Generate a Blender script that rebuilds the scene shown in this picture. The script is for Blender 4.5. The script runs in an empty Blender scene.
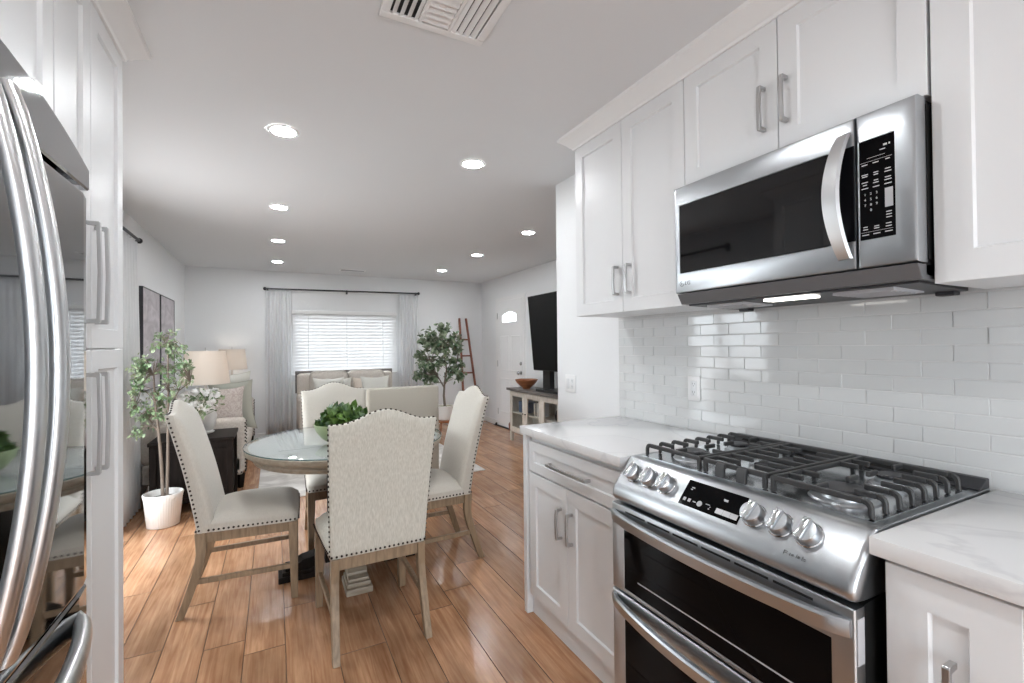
import bpy, bmesh, math, random
from mathutils import Vector, Matrix, noise as mnoise
random.seed(7)
PI = math.pi
C = bpy.context.scene.collection
SC = bpy.context.scene

# ------------------------------------------------------------------ camera
F_PX, YAW, PITCH, ROLL, CAM_H = 462.38, 0.4745, 0.0095, -0.0099, 1.3131
fw = Vector((math.sin(YAW)*math.cos(PITCH), math.cos(YAW)*math.cos(PITCH), math.sin(PITCH)))
rt = Vector((math.cos(YAW), -math.sin(YAW), 0)); up = rt.cross(fw)
r2 = rt*math.cos(ROLL)+up*math.sin(ROLL); u2 = -rt*math.sin(ROLL)+up*math.cos(ROLL)
cam_d = bpy.data.cameras.new('camera'); cam = bpy.data.objects.new('camera', cam_d); C.objects.link(cam)
cam_d.sensor_fit = 'HORIZONTAL'; cam_d.sensor_width = 36.0; cam_d.lens = F_PX/1024*36.0
cam_d.clip_start = 0.02
M = Matrix.Identity(4)
for i in range(3):
    M[i][0] = r2[i]; M[i][1] = u2[i]; M[i][2] = -fw[i]
M[2][3] = CAM_H
cam.matrix_world = M
SC.camera = cam

# ------------------------------------------------------------------ light
SC.view_settings.view_transform = 'Standard'; SC.view_settings.look = 'None'
SC.view_settings.gamma = 1.0; SC.view_settings.use_curve_mapping = False
SC.view_settings.exposure = 0.42
LAMP = 165.0            # radiance of the recessed ceiling lights
SKY = 9.0              # overcast daylight outside the windows
w = bpy.data.worlds.new('world'); SC.world = w; w.use_nodes = True
bgn = w.node_tree.nodes['Background']; bgn.inputs[0].default_value = (0.86, 0.93, 1.0, 1); bgn.inputs[1].default_value = SKY
_tc = w.node_tree.nodes.new('ShaderNodeTexCoord'); _sx = w.node_tree.nodes.new('ShaderNodeSeparateXYZ'); _rp = w.node_tree.nodes.new('ShaderNodeValToRGB')   # paler sky above, duller paving below
_rp.color_ramp.elements[0].position = .47; _rp.color_ramp.elements[0].color = (.52, .52, .53, 1); _rp.color_ramp.elements[1].position = .53; _rp.color_ramp.elements[1].color = (.88, .94, 1.0, 1)
_mr = w.node_tree.nodes.new('ShaderNodeMapRange'); _mr.inputs[1].default_value = -1
w.node_tree.links.new(_tc.outputs['Generated'], _sx.inputs[0]); w.node_tree.links.new(_sx.outputs[2], _mr.inputs[0]); w.node_tree.links.new(_mr.outputs[0], _rp.inputs[0]); w.node_tree.links.new(_rp.outputs[0], bgn.inputs[0])
def portal(loc, rot, sx, sy):
    d = bpy.data.lights.new('daylight_portal', 'AREA'); d.shape = 'RECTANGLE'; d.size = sx; d.size_y = sy
    d.cycles.is_portal = True
    o = bpy.data.objects.new('daylight_portal', d); C.objects.link(o); o.location = loc; o.rotation_euler = rot
portal((-1.22, 3.585, 1.03), (0, -PI/2, 0), 2.06, 1.08)
portal((1.0, 7.74, 1.38), (-PI/2, 0, 0), 1.5, 0.9)
portal((0.5, -2.44, 1.04), (PI/2, 0, 0), 1.8, 2.1)
SC.cycles.max_bounces = 8; SC.cycles.diffuse_bounces = 5; SC.cycles.glossy_bounces = 4
SC.cycles.transparent_max_bounces = 8; SC.cycles.sample_clamp_indirect = 6.0
SC.cycles.caustics_reflective = False; SC.cycles.caustics_refractive = False

# ------------------------------------------------------------------ materials
def lin(r, g, b):
    f = lambda c: (c/255/12.92) if c/255 <= .04045 else ((c/255+.055)/1.055)**2.4
    return (f(r), f(g), f(b), 1)
def mat(name, col, rough=.5, metal=0., **kw):
    m = bpy.data.materials.new(name); m.use_nodes = True
    b = m.node_tree.nodes['Principled BSDF']
    b.inputs['Base Color'].default_value = col if len(col) == 4 else (*col, 1)
    b.inputs['Roughness'].default_value = rough; b.inputs['Metallic'].default_value = metal
    for k, v in kw.items():
        b.inputs[k.replace('_', ' ')].default_value = v
    return m
def nd(m, t, **kw):
    n = m.node_tree.nodes.new(t)
    for k, v in kw.items(): setattr(n, k, v)
    return n
def lk(m, a, b): m.node_tree.links.new(a, b)
def bsdf(m): return m.node_tree.nodes['Principled BSDF']
def coords(m, scale=(1, 1, 1), kind='Object'):
    t = nd(m, 'ShaderNodeTexCoord'); mp = nd(m, 'ShaderNodeMapping'); mp.inputs['Scale'].default_value = scale
    lk(m, t.outputs[kind], mp.inputs[0]); return mp.outputs[0]
def noise_bump(m, scale=(60, 60, 60), strength=.2, dist=.002, detail=3):
    n = nd(m, 'ShaderNodeTexNoise'); n.inputs['Scale'].default_value = 1; n.inputs['Detail'].default_value = detail
    lk(m, coords(m, scale), n.inputs['Vector'])
    b = nd(m, 'ShaderNodeBump'); b.inputs['Strength'].default_value = strength; b.inputs['Distance'].default_value = dist
    lk(m, n.outputs[0], b.inputs['Height']); lk(m, b.outputs[0], bsdf(m).inputs['Normal']); return n
def noise_color(m, c1, c2, scale=(10, 10, 10), lo=.35, hi=.65, detail=4, distort=0.):
    n = nd(m, 'ShaderNodeTexNoise'); n.inputs['Scale'].default_value = 1; n.inputs['Detail'].default_value = detail
    n.inputs['Distortion'].default_value = distort
    lk(m, coords(m, scale), n.inputs['Vector'])
    r = nd(m, 'ShaderNodeValToRGB'); r.color_ramp.elements[0].position = lo; r.color_ramp.elements[1].position = hi
    r.color_ramp.elements[0].color = c1; r.color_ramp.elements[1].color = c2
    lk(m, n.outputs[0], r.inputs[0]); lk(m, r.outputs[0], bsdf(m).inputs['Base Color']); return r
def glass(name, tint=(1, 1, 1, 1), ior=1.45, rough=0.0):
    m = bpy.data.materials.new(name); m.use_nodes = True; nt = m.node_tree; nt.nodes.clear()
    o = nt.nodes.new('ShaderNodeOutputMaterial'); mx = nt.nodes.new('ShaderNodeMixShader')
    fr = nt.nodes.new('ShaderNodeFresnel'); fr.inputs[0].default_value = ior
    tr = nt.nodes.new('ShaderNodeBsdfTransparent'); tr.inputs[0].default_value = tint
    gl = nt.nodes.new('ShaderNodeBsdfGlossy'); gl.inputs['Roughness'].default_value = rough
    ge = nt.nodes.new('ShaderNodeNewGeometry'); ma = nt.nodes.new('ShaderNodeMath'); ma.operation = 'SUBTRACT'; ma.use_clamp = True
    nt.links.new(fr.outputs[0], ma.inputs[0]); nt.links.new(ge.outputs['Backfacing'], ma.inputs[1])
    nt.links.new(ma.outputs[0], mx.inputs[0]); nt.links.new(tr.outputs[0], mx.inputs[1]); nt.links.new(gl.outputs[0], mx.inputs[2])
    nt.links.new(mx.outputs[0], o.inputs[0]); return m
def emis(name, col, s):
    m = mat(name, (0.8, 0.8, 0.8, 1)); b = bsdf(m)
    b.inputs['Emission Color'].default_value = col; b.inputs['Emission Strength'].default_value = s; return m

WALL = mat('wall_paint', (.80, .81, .82, 1), .6); noise_bump(WALL, (90, 90, 90), .08, .001)
CEIL = mat('ceiling_paint', (.72, .73, .745, 1), .75); noise_bump(CEIL, (160, 160, 160), .25, .0015)
CAB = mat('white_lacquer', (.75, .76, .77, 1), .42); noise_bump(CAB, (25, 25, 25), .03, .001)
TRIMW = mat('white_trim', (.82, .82, .82, 1), .4)
STEEL = mat('brushed_steel', (.48, .50, .52, 1), .33, 1.0); noise_bump(STEEL, (20, 3, 900), .10, .0004)
STEELV = mat('polished_steel', (.64, .66, .68, 1), .18, 1.0)
FRIDGE = mat('fridge_steel', (.36, .37, .38, 1), .04, 1.0)
HSTEEL = mat('satin_handle_steel', (.70, .71, .72, 1), .3, 1.0)
NICKEL = mat('brushed_nickel', (.52, .52, .52, 1), .33, 1.0)
MWGLASS = mat('microwave_glass', (.005, .005, .006, 1), .04, IOR=1.5)
BLACKG = mat('black_glass', (.003, .003, .0035, 1), .05, IOR=1.16)
BLACK = mat('black_enamel', (.012, .012, .012, 1), .35)
IRON = mat('cast_iron', (.035, .035, .036, 1), .45); noise_bump(IRON, (300, 300, 300), .3, .001)
DARKM = mat('dark_metal', (.05, .05, .055, 1), .4, .6)
GREYP = mat('grey_plastic', (.45, .45, .47, 1), .4)
MARK = mat('printed_marks', (.62, .62, .64, 1), .5)
MARKD = mat('engraved_marks', (.12, .12, .12, 1), .5)
QUARTZ = mat('white_quartz', (.8, .8, .8, 1), .16)
r = noise_color(QUARTZ, (.78, .78, .78, 1), (.765, .765, .77, 1), (1.6, 1.2, 1.6), .482, .518, 6, 1.6)
e = r.color_ramp.elements.new(.5); e.color = (.69, .69, .70, 1)
TILE = mat('white_glass_tile', (.66, .67, .67, 1), .07); noise_bump(TILE, (14, 14, 14), .06, .004, 1)
GROUT = mat('grout', (.70, .70, .70, 1), .8)
LINEN = mat('cream_linen', (.62, .575, .50, 1), .85, 0, Sheen_Weight=.3)
noise_color(LINEN, (.56, .525, .465, 1), (.49, .455, .40, 1), (300, 300, 60), .3, .7, 2); noise_bump(LINEN, (300, 300, 120), .2, .001, 2)
LINENB = mat('woven_linen', (.62, .60, .53, 1), .85)
noise_color(LINENB, (.66, .645, .58, 1), (.52, .505, .44, 1), (210, 210, 16), .3, .7, 2); noise_bump(LINENB, (210, 210, 20), .25, .001, 2)
SOFA = mat('sofa_cloth', (.60, .55, .50, 1), .9); noise_color(SOFA, (.64, .59, .54, 1), (.54, .49, .44, 1), (70, 70, 70), .35, .65, 3); noise_bump(SOFA, (400, 400, 400), .3, .001)
PIL_W = mat('pale_cushion_cloth', (.66, .65, .60, 1), .9); noise_bump(PIL_W, (300, 300, 300), .4, .001)
PIL_G = mat('sage_cushion_cloth', (.47, .48, .42, 1), .9); noise_bump(PIL_G, (300, 300, 300), .4, .001)
PIL_B = mat('beige_cushion_cloth', (.58, .50, .43, 1), .9); noise_bump(PIL_B, (300, 300, 300), .4, .001)
PIL_P = mat('patterned_cushion_cloth', (.6, .5, .48, 1), .9); noise_color(PIL_P, (.68, .62, .58, 1), (.54, .46, .43, 1), (30, 30, 30), .45, .58, 2, 2.)
LINENA = mat('armchair_cloth', (.47, .435, .37, 1), .85); noise_color(LINENA, (.50, .465, .40, 1), (.43, .40, .34, 1), (200, 200, 200), .3, .7, 2)
OAK = mat('weathered_oak', (.30, .215, .14, 1), .5); noise_color(OAK, (.32, .225, .14, 1), (.19, .13, .078, 1), (60, 60, 7), .3, .7, 5, .6)
TAUPE = mat('taupe_table_wood', (.32, .27, .21, 1), .4); noise_color(TAUPE, (.38, .325, .255, 1), (.27, .225, .17, 1), (9, 50, 50), .3, .7, 4, .5)
DARKW = mat('espresso_wood', (.018, .012, .010, 1), .5, IOR=1.2); noise_color(DARKW, (.016, .011, .009, 1), (.006, .004, .003, 1), (40, 40, 5), .3, .7, 4, .5)
BRONZE = mat('bronze_nailhead', (.045, .032, .025, 1), .35, .7)
REDW = mat('red_brown_wood', (.22, .075, .04, 1), .5); noise_color(REDW, (.28, .10, .055, 1), (.15, .05, .03, 1), (30, 30, 4), .3, .7, 4, .5)
BOWLW = mat('turned_bowl_wood', (.33, .12, .045, 1), .35); noise_color(BOWLW, (.42, .17, .07, 1), (.20, .07, .03, 1), (8, 8, 40), .3, .7, 4, .8)
CREAMP = mat('antique_cream_paint', (.66, .61, .54, 1), .5); noise_color(CREAMP, (.72, .67, .60, 1), (.60, .55, .48, 1), (30, 30, 10), .3, .7, 4)
GREYW = mat('grey_wash_wood', (.15, .135, .125, 1), .4); noise_color(GREYW, (.20, .18, .165, 1), (.09, .08, .075, 1), (60, 8, 60), .3, .7, 4, .5)
POTW = mat('white_ceramic', (.76, .73, .70, 1), .4)
SOIL = mat('soil', (.06, .04, .03, 1), .9); noise_bump(SOIL, (80, 80, 80), .8, .01)
BARK = mat('bark', (.19, .15, .12, 1), .85); noise_bump(BARK, (60, 60, 20), .6, .004)
def leafm(name, c1, c2, sc):
    m = mat(name, c1, .45); noise_color(m, c1, c2, (sc, sc, sc), .35, .65, 2); return m
LEAF_O = leafm('olive_leaf', (.10, .19, .07, 1), (.36, .42, .27, 1), 12)
LEAF_F = leafm('ficus_leaf', (.05, .12, .05, 1), (.34, .39, .27, 1), 13)
LEAF_B = leafm('bowl_leaf', (.018, .06, .022, 1), (.14, .25, .05, 1), 12)
PETAL = mat('white_petal', (.82, .80, .78, 1), .6)
VASE = mat('blush_ceramic', (.66, .56, .54, 1), .35)
CURT = bpy.data.materials.new('sheer_curtain'); CURT.use_nodes = True
_b = bsdf(CURT); _b.inputs['Base Color'].default_value = (.93, .93, .935, 1); _b.inputs['Roughness'].default_value = .9
_t = nd(CURT, 'ShaderNodeBsdfTranslucent'); _t.inputs[0].default_value = (.8, .82, .84, 1)
_m = nd(CURT, 'ShaderNodeMixShader'); _m.inputs[0].default_value = .38
lk(CURT, _b.outputs[0], _m.inputs[1]); lk(CURT, _t.outputs[0], _m.inputs[2]); lk(CURT, _m.outputs[0], CURT.node_tree.nodes['Material Output'].inputs[0])
SLAT = CURT.copy(); SLAT.name = 'blind_slat'; SLAT.node_tree.nodes['Principled BSDF'].inputs['Base Color'].default_value = (.68, .68, .68, 1); SLAT.node_tree.nodes['Mix Shader'].inputs[0].default_value = .035
SHADE = CURT.copy(); SHADE.name = 'lamp_shade_linen'
SHADE.node_tree.nodes['Principled BSDF'].inputs['Base Color'].default_value = (.78, .74, .70, 1)
SHADE.node_tree.nodes['Translucent BSDF'].inputs[0].default_value = (.82, .76, .70, 1); SHADE.node_tree.nodes['Mix Shader'].inputs[0].default_value = .5
GLASS = glass('clear_glass', (.97, .98, .98, 1)); TGLASS = glass('table_glass', (.97, .985, .985, 1), 2.0)
GEDGE = mat('glass_edge', (.10, .17, .17, 1), .1)
LAMPE = emis('lit_diffuser', (.95, .98, 1.0, 1), LAMP)
BULB = emis('lit_bulb', (1.0, .90, .78, 1), 22.0)
RUG = mat('pale_rug', (.68, .65, .61, 1), .95); noise_color(RUG, (.74, .71, .68, 1), (.52, .49, .46, 1), (4, 4, 4), .4, .6, 5, 1.); noise_bump(RUG, (250, 250, 250), .6, .004)
ART = mat('abstract_canvas', (.4, .38, .39, 1), .8); noise_color(ART, (.60, .565, .59, 1), (.42, .39, .41, 1), (3, 3, 7), .35, .65, 6, 1.2)
BRASS = mat('knob_chrome', (.45, .45, .45, 1), .25, 1.)
BLUEI = mat('blue_book_cloth', (.12, .17, .26, 1), .6)

# floor planks: a tone per plank comes from a mesh attribute
FLOOR = mat('oak_planks', (.4, .22, .12, 1), .22)
def _floor():
    m = FLOOR; at = nd(m, 'ShaderNodeAttribute', attribute_name='tone')
    tc = nd(m, 'ShaderNodeTexCoord'); mp = nd(m, 'ShaderNodeMapping'); mp.inputs['Scale'].default_value = (55, 3.2, 1)
    lk(m, tc.outputs['Object'], mp.inputs[0])
    sc = nd(m, 'ShaderNodeVectorMath', operation='MULTIPLY_ADD'); sc.inputs[1].default_value = (97, 53, 31)
    lk(m, at.outputs['Color'], sc.inputs[0]); lk(m, mp.outputs[0], sc.inputs[2])
    n = nd(m, 'ShaderNodeTexNoise'); n.inputs['Scale'].default_value = 1.; n.inputs['Detail'].default_value = 6; n.inputs['Distortion'].default_value = .8
    lk(m, sc.outputs[0], n.inputs['Vector'])
    mp2 = nd(m, 'ShaderNodeMapping'); mp2.inputs['Scale'].default_value = (7, 3.0, 1); lk(m, tc.outputs['Object'], mp2.inputs[0])
    s2 = nd(m, 'ShaderNodeVectorMath', operation='MULTIPLY_ADD'); s2.inputs[1].default_value = (41, 83, 17)
    lk(m, at.outputs['Color'], s2.inputs[0]); lk(m, mp2.outputs[0], s2.inputs[2])
    n2 = nd(m, 'ShaderNodeTexNoise'); n2.inputs['Scale'].default_value = 1.; n2.inputs['Detail'].default_value = 4; lk(m, s2.outputs[0], n2.inputs['Vector'])
    r1 = nd(m, 'ShaderNodeValToRGB'); r1.color_ramp.elements[0].position = .3; r1.color_ramp.elements[1].position = .72
    r1.color_ramp.elements[0].color = lin(168, 121, 89); r1.color_ramp.elements[1].color = lin(208, 164, 128)
    lk(m, n.outputs[0], r1.inputs[0])
    r2_ = nd(m, 'ShaderNodeValToRGB'); r2_.color_ramp.elements[0].position = .3; r2_.color_ramp.elements[1].position = .7
    r2_.color_ramp.elements[0].color = (.66, .63, .60, 1); r2_.color_ramp.elements[1].color = (1.1, 1.1, 1.1, 1)
    lk(m, n2.outputs[0], r2_.inputs[0])
    mu = nd(m, 'ShaderNodeMix', data_type='RGBA', blend_type='MULTIPLY'); mu.inputs[0].default_value = 1
    lk(m, r1.outputs[0], mu.inputs[6]); lk(m, r2_.outputs[0], mu.inputs[7])
    rt_ = nd(m, 'ShaderNodeValToRGB'); rt_.color_ramp.elements[0].color = (.72, .72, .72, 1); rt_.color_ramp.elements[1].color = (1.15, 1.12, 1.1, 1)
    lk(m, at.outputs['Fac'], rt_.inputs[0])
    m2 = nd(m, 'ShaderNodeMix', data_type='RGBA', blend_type='MULTIPLY'); m2.inputs[0].default_value = 1
    lk(m, mu.outputs[2], m2.inputs[6]); lk(m, rt_.outputs[0], m2.inputs[7]); lk(m, m2.outputs[2], bsdf(m).inputs['Base Color'])
    wv = nd(m, 'ShaderNodeTexNoise'); wv.inputs['Scale'].default_value = 1; wv.inputs['Detail'].default_value = 1
    mp3 = nd(m, 'ShaderNodeMapping'); mp3.inputs['Scale'].default_value = (40, 2.5, 1); lk(m, tc.outputs['Object'], mp3.inputs[0]); lk(m, mp3.outputs[0], wv.inputs['Vector'])
    bu = nd(m, 'ShaderNodeBump'); bu.inputs['Strength'].default_value = .35; bu.inputs['Distance'].default_value = .0022
    lk(m, wv.outputs[0], bu.inputs['Height']); lk(m, bu.outputs[0], bsdf(m).inputs['Normal'])
_floor()

# ------------------------------------------------------------------ mesh helpers
class MB:
    """collects shapes, links them as one mesh object"""
    def __init__(s, T=None): s.v = []; s.f = []; s.T = T or Matrix.Identity(4)
    def add(s, vs, fs):
        o = len(s.v); s.v += [s.T @ Vector(p) for p in vs]; s.f += [tuple(i+o for i in q) for q in fs]; return s
    def box(s, x0, x1, y0, y1, z0, z1):
        return s.add([(x, y, z) for z in (z0, z1) for y in (y0, y1) for x in (x0, x1)],
                     [(0, 2, 3, 1), (4, 5, 7, 6), (0, 1, 5, 4), (2, 6, 7, 3), (0, 4, 6, 2), (1, 3, 7, 5)])
    def bm(s, b):
        b.verts.index_update(); s.add([v.co.copy() for v in b.verts], [[v.index for v in f.verts] for f in b.faces]); b.free(); return s
    def rbox(s, x0, x1, y0, y1, z0, z1, r=.01, seg=3, fn=None, cuts=0):
        b = bmesh.new(); bmesh.ops.create_cube(b, size=1)
        for v in b.verts:
            v.co = Vector((x0+(v.co.x+.5)*(x1-x0), y0+(v.co.y+.5)*(y1-y0), z0+(v.co.z+.5)*(z1-z0)))
        r = min(r, .49*min(abs(x1-x0), abs(y1-y0), abs(z1-z0)))
        if cuts: bmesh.ops.subdivide_edges(b, edges=b.edges[:], cuts=cuts, use_grid_fill=True)
        es = [e for e in b.edges if len(e.link_faces) == 2 and (e.calc_face_angle(None) or 0) > .5]
        bmesh.ops.bevel(b, geom=es, offset=r, segments=seg, profile=.5, affect='EDGES')
        if fn:
            for v in b.verts: v.co = Vector(fn(v.co))
        return s.bm(b)
    def lathe(s, prof, n=32, c=(0, 0, 0), caps=True, ripple=None):
        vs, fs = [], []
        for r, z in prof:
            for k in range(n):
                a = 2*PI*k/n; q = r*(ripple(a, z) if ripple else 1)
                vs.append((c[0]+q*math.cos(a), c[1]+q*math.sin(a), c[2]+z))
        m = len(prof)
        for i in range(m-1):
            for k in range(n):
                k2 = (k+1) % n; fs.append((i*n+k, i*n+k2, (i+1)*n+k2, (i+1)*n+k))
        if caps:
            fs.append(tuple(range(n-1, -1, -1))); fs.append(tuple((m-1)*n+k for k in range(n)))
        return s.add(vs, fs)
    def tube(s, pts, rad, n=8):
        pts = [Vector(p) for p in pts]; m = len(pts)
        rad = rad if isinstance(rad, (list, tuple)) else [rad]*m
        vs, fs = [], []; ref = None
        for i, p in enumerate(pts):
            d = (pts[min(i+1, m-1)]-pts[max(i-1, 0)]).normalized()
            if ref is None: ref = Vector((0, 0, 1)) if abs(d.z) < .9 else Vector((1, 0, 0))
            a = d.cross(ref).normalized(); b = a.cross(d); ref = b
            for k in range(n):
                t = 2*PI*k/n; vs.append(p+(a*math.cos(t)+b*math.sin(t))*rad[i])
        for i in range(m-1):
            for k in range(n):
                k2 = (k+1) % n; fs.append((i*n+k, i*n+k2, (i+1)*n+k2, (i+1)*n+k))
        fs.append(tuple(range(n-1, -1, -1))); fs.append(tuple((m-1)*n+k for k in range(n)))
        return s.add(vs, fs)
    def loft(s, secs, closed=True):
        """secs: list of equal-length rings"""
        n = len(secs[0]); vs = [p for q in secs for p in q]; fs = []
        for i in range(len(secs)-1):
            for k in range(n if closed else n-1):
                k2 = (k+1) % n; fs.append((i*n+k, i*n+k2, (i+1)*n+k2, (i+1)*n+k))
        if closed:
            fs.append(tuple(range(n-1, -1, -1))); fs.append(tuple((len(secs)-1)*n+k for k in range(n)))
        return s.add(vs, fs)
    def prism(s, poly, a, b, axis='y'):
        """poly of 2-D points pulled from a to b along axis; the two coordinates are the other axes in order"""
        def P(u, v, t): return {'x': (t, u, v), 'y': (u, t, v), 'z': (u, v, t)}[axis]
        return s.loft([[P(u, v, a) for u, v in poly], [P(u, v, b) for u, v in poly]])
    def ball(s, c, r, n=8, m=5, sc=(1, 1, 1)):
        b = bmesh.new(); bmesh.ops.create_uvsphere(b, u_segments=n, v_segments=m, radius=r)
        for v in b.verts: v.co = Vector((c[0]+v.co.x*sc[0], c[1]+v.co.y*sc[1], c[2]+v.co.z*sc[2]))
        return s.bm(b)
    def build(s, name, m, parent=None, bevel=0., smooth=None, seg=2, kind=None, label=None):
        me = bpy.data.meshes.new(name); me.from_pydata([tuple(p) for p in s.v], [], s.f)
        b = bmesh.new(); b.from_mesh(me); bmesh.ops.recalc_face_normals(b, faces=b.faces[:])
        if bevel:
            es = [e for e in b.edges if len(e.link_faces) == 2 and (e.calc_face_angle(None) or 0) > .6]
            bmesh.ops.bevel(b, geom=es, offset=bevel, segments=seg, profile=.5, affect='EDGES', clamp_overlap=True)
        b.to_mesh(me); b.free(); me.update()
        me.materials.append(m)
        if smooth is not None:
            me.polygons.foreach_set('use_smooth', [True]*len(me.polygons))
            me.set_sharp_from_angle(angle=math.radians(smooth))
        o = bpy.data.objects.new(name, me); C.objects.link(o)
        if parent: o.parent = parent
        if kind: o['kind'] = kind
        if label: o['label'] = label
        return o
def thing(name, label, cat, loc=(0, 0, 0), rotz=0., group=None):
    o = bpy.data.objects.new(name, None); o.empty_display_size = .05; C.objects.link(o)
    o.location = loc; o.rotation_euler = (0, 0, rotz); o['label'] = label; o['category'] = cat
    if group: o['group'] = group
    return o
def tag(o, label, cat, group=None):
    o['label'] = label; o['category'] = cat
    if group: o['group'] = group
    return o
def struct(o): o['kind'] = 'structure'; return o
def dup(root, loc, rotz, label, group=None):
    r = root.copy(); C.objects.link(r); r.location = loc; r.rotation_euler = (0, 0, rotz); r['label'] = label
    if group: r['group'] = group
    for ch in list(root.children):
        c = ch.copy(); C.objects.link(c); c.parent = r
        for g in ch.children:
            d = g.copy(); C.objects.link(d); d.parent = c
    return r
def plane_T(o, u, v, n):
    """local (u,v,n) axes at o"""
    m = Matrix.Identity(4)
    for i in range(3): m[i][0] = u[i]; m[i][1] = v[i]; m[i][2] = n[i]; m[i][3] = o[i]
    return m
def T_right(x, y, z): return plane_T((x, y, z), (0, -1, 0), (0, 0, 1), (-1, 0, 0))    # faces the aisle from the right: u runs toward the camera
def T_left(x, y, z): return plane_T((x, y, z), (0, 1, 0), (0, 0, 1), (1, 0, 0))       # faces the aisle from the left
def shaker(T, w, h, t=.02, st=.06, rec=.009, pull_top=None):
    """shaker door, back at n=0, front at n=t, lower left corner at origin"""
    m = MB(T); b = .0015
    a = [(b, b), (w-b, b), (w-b, h-b), (b, h-b)]; i_ = [(st, st), (w-st, st), (w-st, h-st), (st, h-st)]
    j = [(st+.004, st+.004), (w-st-.004, st+.004), (w-st-.004, h-st-.004), (st+.004, h-st-.004)]
    o0 = [(0, 0), (w, 0), (w, h), (0, h)]
    vs = [(*p, 0) for p in o0]+[(*p, t-b) for p in o0]+[(*p, t) for p in a]+[(*p, t) for p in i_]+[(*p, t-rec) for p in j]
    fs = [(3, 2, 1, 0)]
    for L in range(4):
        for k in range(4): fs.append((L*4+k, L*4+(k+1) % 4, (L+1)*4+(k+1) % 4, (L+1)*4+k))
    fs.append((16, 17, 18, 19)); return m.add(vs, fs)
def pull(T, L, w=.012, p=.032):
    """flat bar pull, centred, along v, standing off by p along n"""
    m = MB(T); h = L/2
    poly = [(h, 0), (h, p*.92), (h-.004, p), (h*.5, p+.002), (0, p+.003), (-h*.5, p+.002), (-h+.004, p), (-h, p*.92), (-h, 0), (-h+.011, 0), (-h+.013, p-.009), (0, p-.006), (h-.013, p-.009), (h-.011, 0)]
    m.loft([[(-w/2, v, n) for v, n in poly], [(w/2, v, n) for v, n in poly]]); return m
def text_mesh(s, size, T, name, m, parent=None, depth=.0006, align='CENTER'):
    cu = bpy.data.curves.new(name, 'FONT'); cu.body = s; cu.size = size; cu.extrude = depth; cu.align_x = align; cu.align_y = 'CENTER'
    tmp = bpy.data.objects.new(name+'_tmp', cu); C.objects.link(tmp); bpy.context.view_layer.update()
    me = bpy.data.meshes.new_from_object(tmp.evaluated_get(bpy.context.evaluated_depsgraph_get()))
    bpy.data.objects.remove(tmp); bpy.data.curves.remove(cu)
    me.transform(T); me.materials.clear(); me.materials.append(m); me.name = name
    o = bpy.data.objects.new(name, me); C.objects.link(o)
    if parent: o.parent = parent
    return o

# ------------------------------------------------------------------ room shell
W = 1.733                     # tiled kitchen wall
XL, XR, YB, YK = -1.08, 3.30, 7.60, -2.30
YP = 2.69                     # far end of the kitchen wall, where the living room opens out
ZK, ZL = 2.42, 2.44           # kitchen / living ceiling heights
YE = 2.03                     # far end of the kitchen cabinets
# floor, plank by plank
seams = [-1.2, -1.08, -.90, -.76, -.60, -.441, -.281, -.123, .037, .237, .437, .60, .80, .96, 1.14, 1.34, 1.50, 1.68, 1.88, 2.04, 2.22, 2.42, 2.58, 2.76, 2.96, 3.12, 3.30, 3.45]
fb = bmesh.new(); tl = fb.loops.layers.float_color.new('tone')
random.seed(21)
for i in range(len(seams)-1):
    xa, xb = seams[i], seams[i+1]
    ys = [YK-.2]; y = YK-.2+random.uniform(.2, 1.2)
    while y < YB+.1: ys.append(y); y += random.uniform(1.0, 1.8)
    ys.append(YB+.1)
    fixed = {.237: 2.107, .437: 3.0, .60: 2.25, .037: 2.62, -.123: 2.3}.get(xa)
    if fixed:
        k = min(range(1, len(ys)-1), key=lambda q: abs(ys[q]-fixed)); ys[k] = fixed
    for ya, yb in zip(ys, ys[1:]):
        g = .0008; b_ = .0020; t = random.random()
        o = [(xa+g, ya+g), (xb-g, ya+g), (xb-g, yb-g), (xa+g, yb-g)]
        n_ = [(xa+b_, ya+b_), (xb-b_, ya+b_), (xb-b_, yb-b_), (xa+b_, yb-b_)]
        v0 = [fb.verts.new((*p, -.004)) for p in o]; v1 = [fb.verts.new((*p, 0)) for p in n_]
        fs = [fb.faces.new(v1)]+[fb.faces.new((v0[k], v0[(k+1) % 4], v1[(k+1) % 4], v1[k])) for k in range(4)]
        for q_, f in enumerate(fs):
            f.material_index = 1 if q_ else 0
            for l in f.loops: l[tl] = (t, (t*7.31) % 1, (t*13.7) % 1, 1)
vs_ = [fb.verts.new(p) for p in [(-1.2, YK-.2, -.004), (3.45, YK-.2, -.004), (3.45, YB+.1, -.004), (-1.2, YB+.1, -.004)]]
f = fb.faces.new(vs_)
for l in f.loops: l[tl] = (0, 0, 0, 1)
fm = bpy.data.meshes.new('floor'); fb.to_mesh(fm); fb.free(); fm.materials.append(FLOOR); fm.materials.append(mat('plank_groove', (.20, .125, .085, 1), .5))
fo = bpy.data.objects.new('floor', fm); C.objects.link(fo); struct(fo)
# ceilings
struct(MB().box(-1.2, 3.45, YK-.2, 2.75, ZK, 2.6).build('ceiling', CEIL))
struct(MB().box(-1.2, 3.45, 2.75, YB+.2, ZL, 2.6).build('ceiling', CEIL))
RX0, RX1 = -.40, 1.40       # unseen patio door, added behind the viewer for frontal fill
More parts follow.
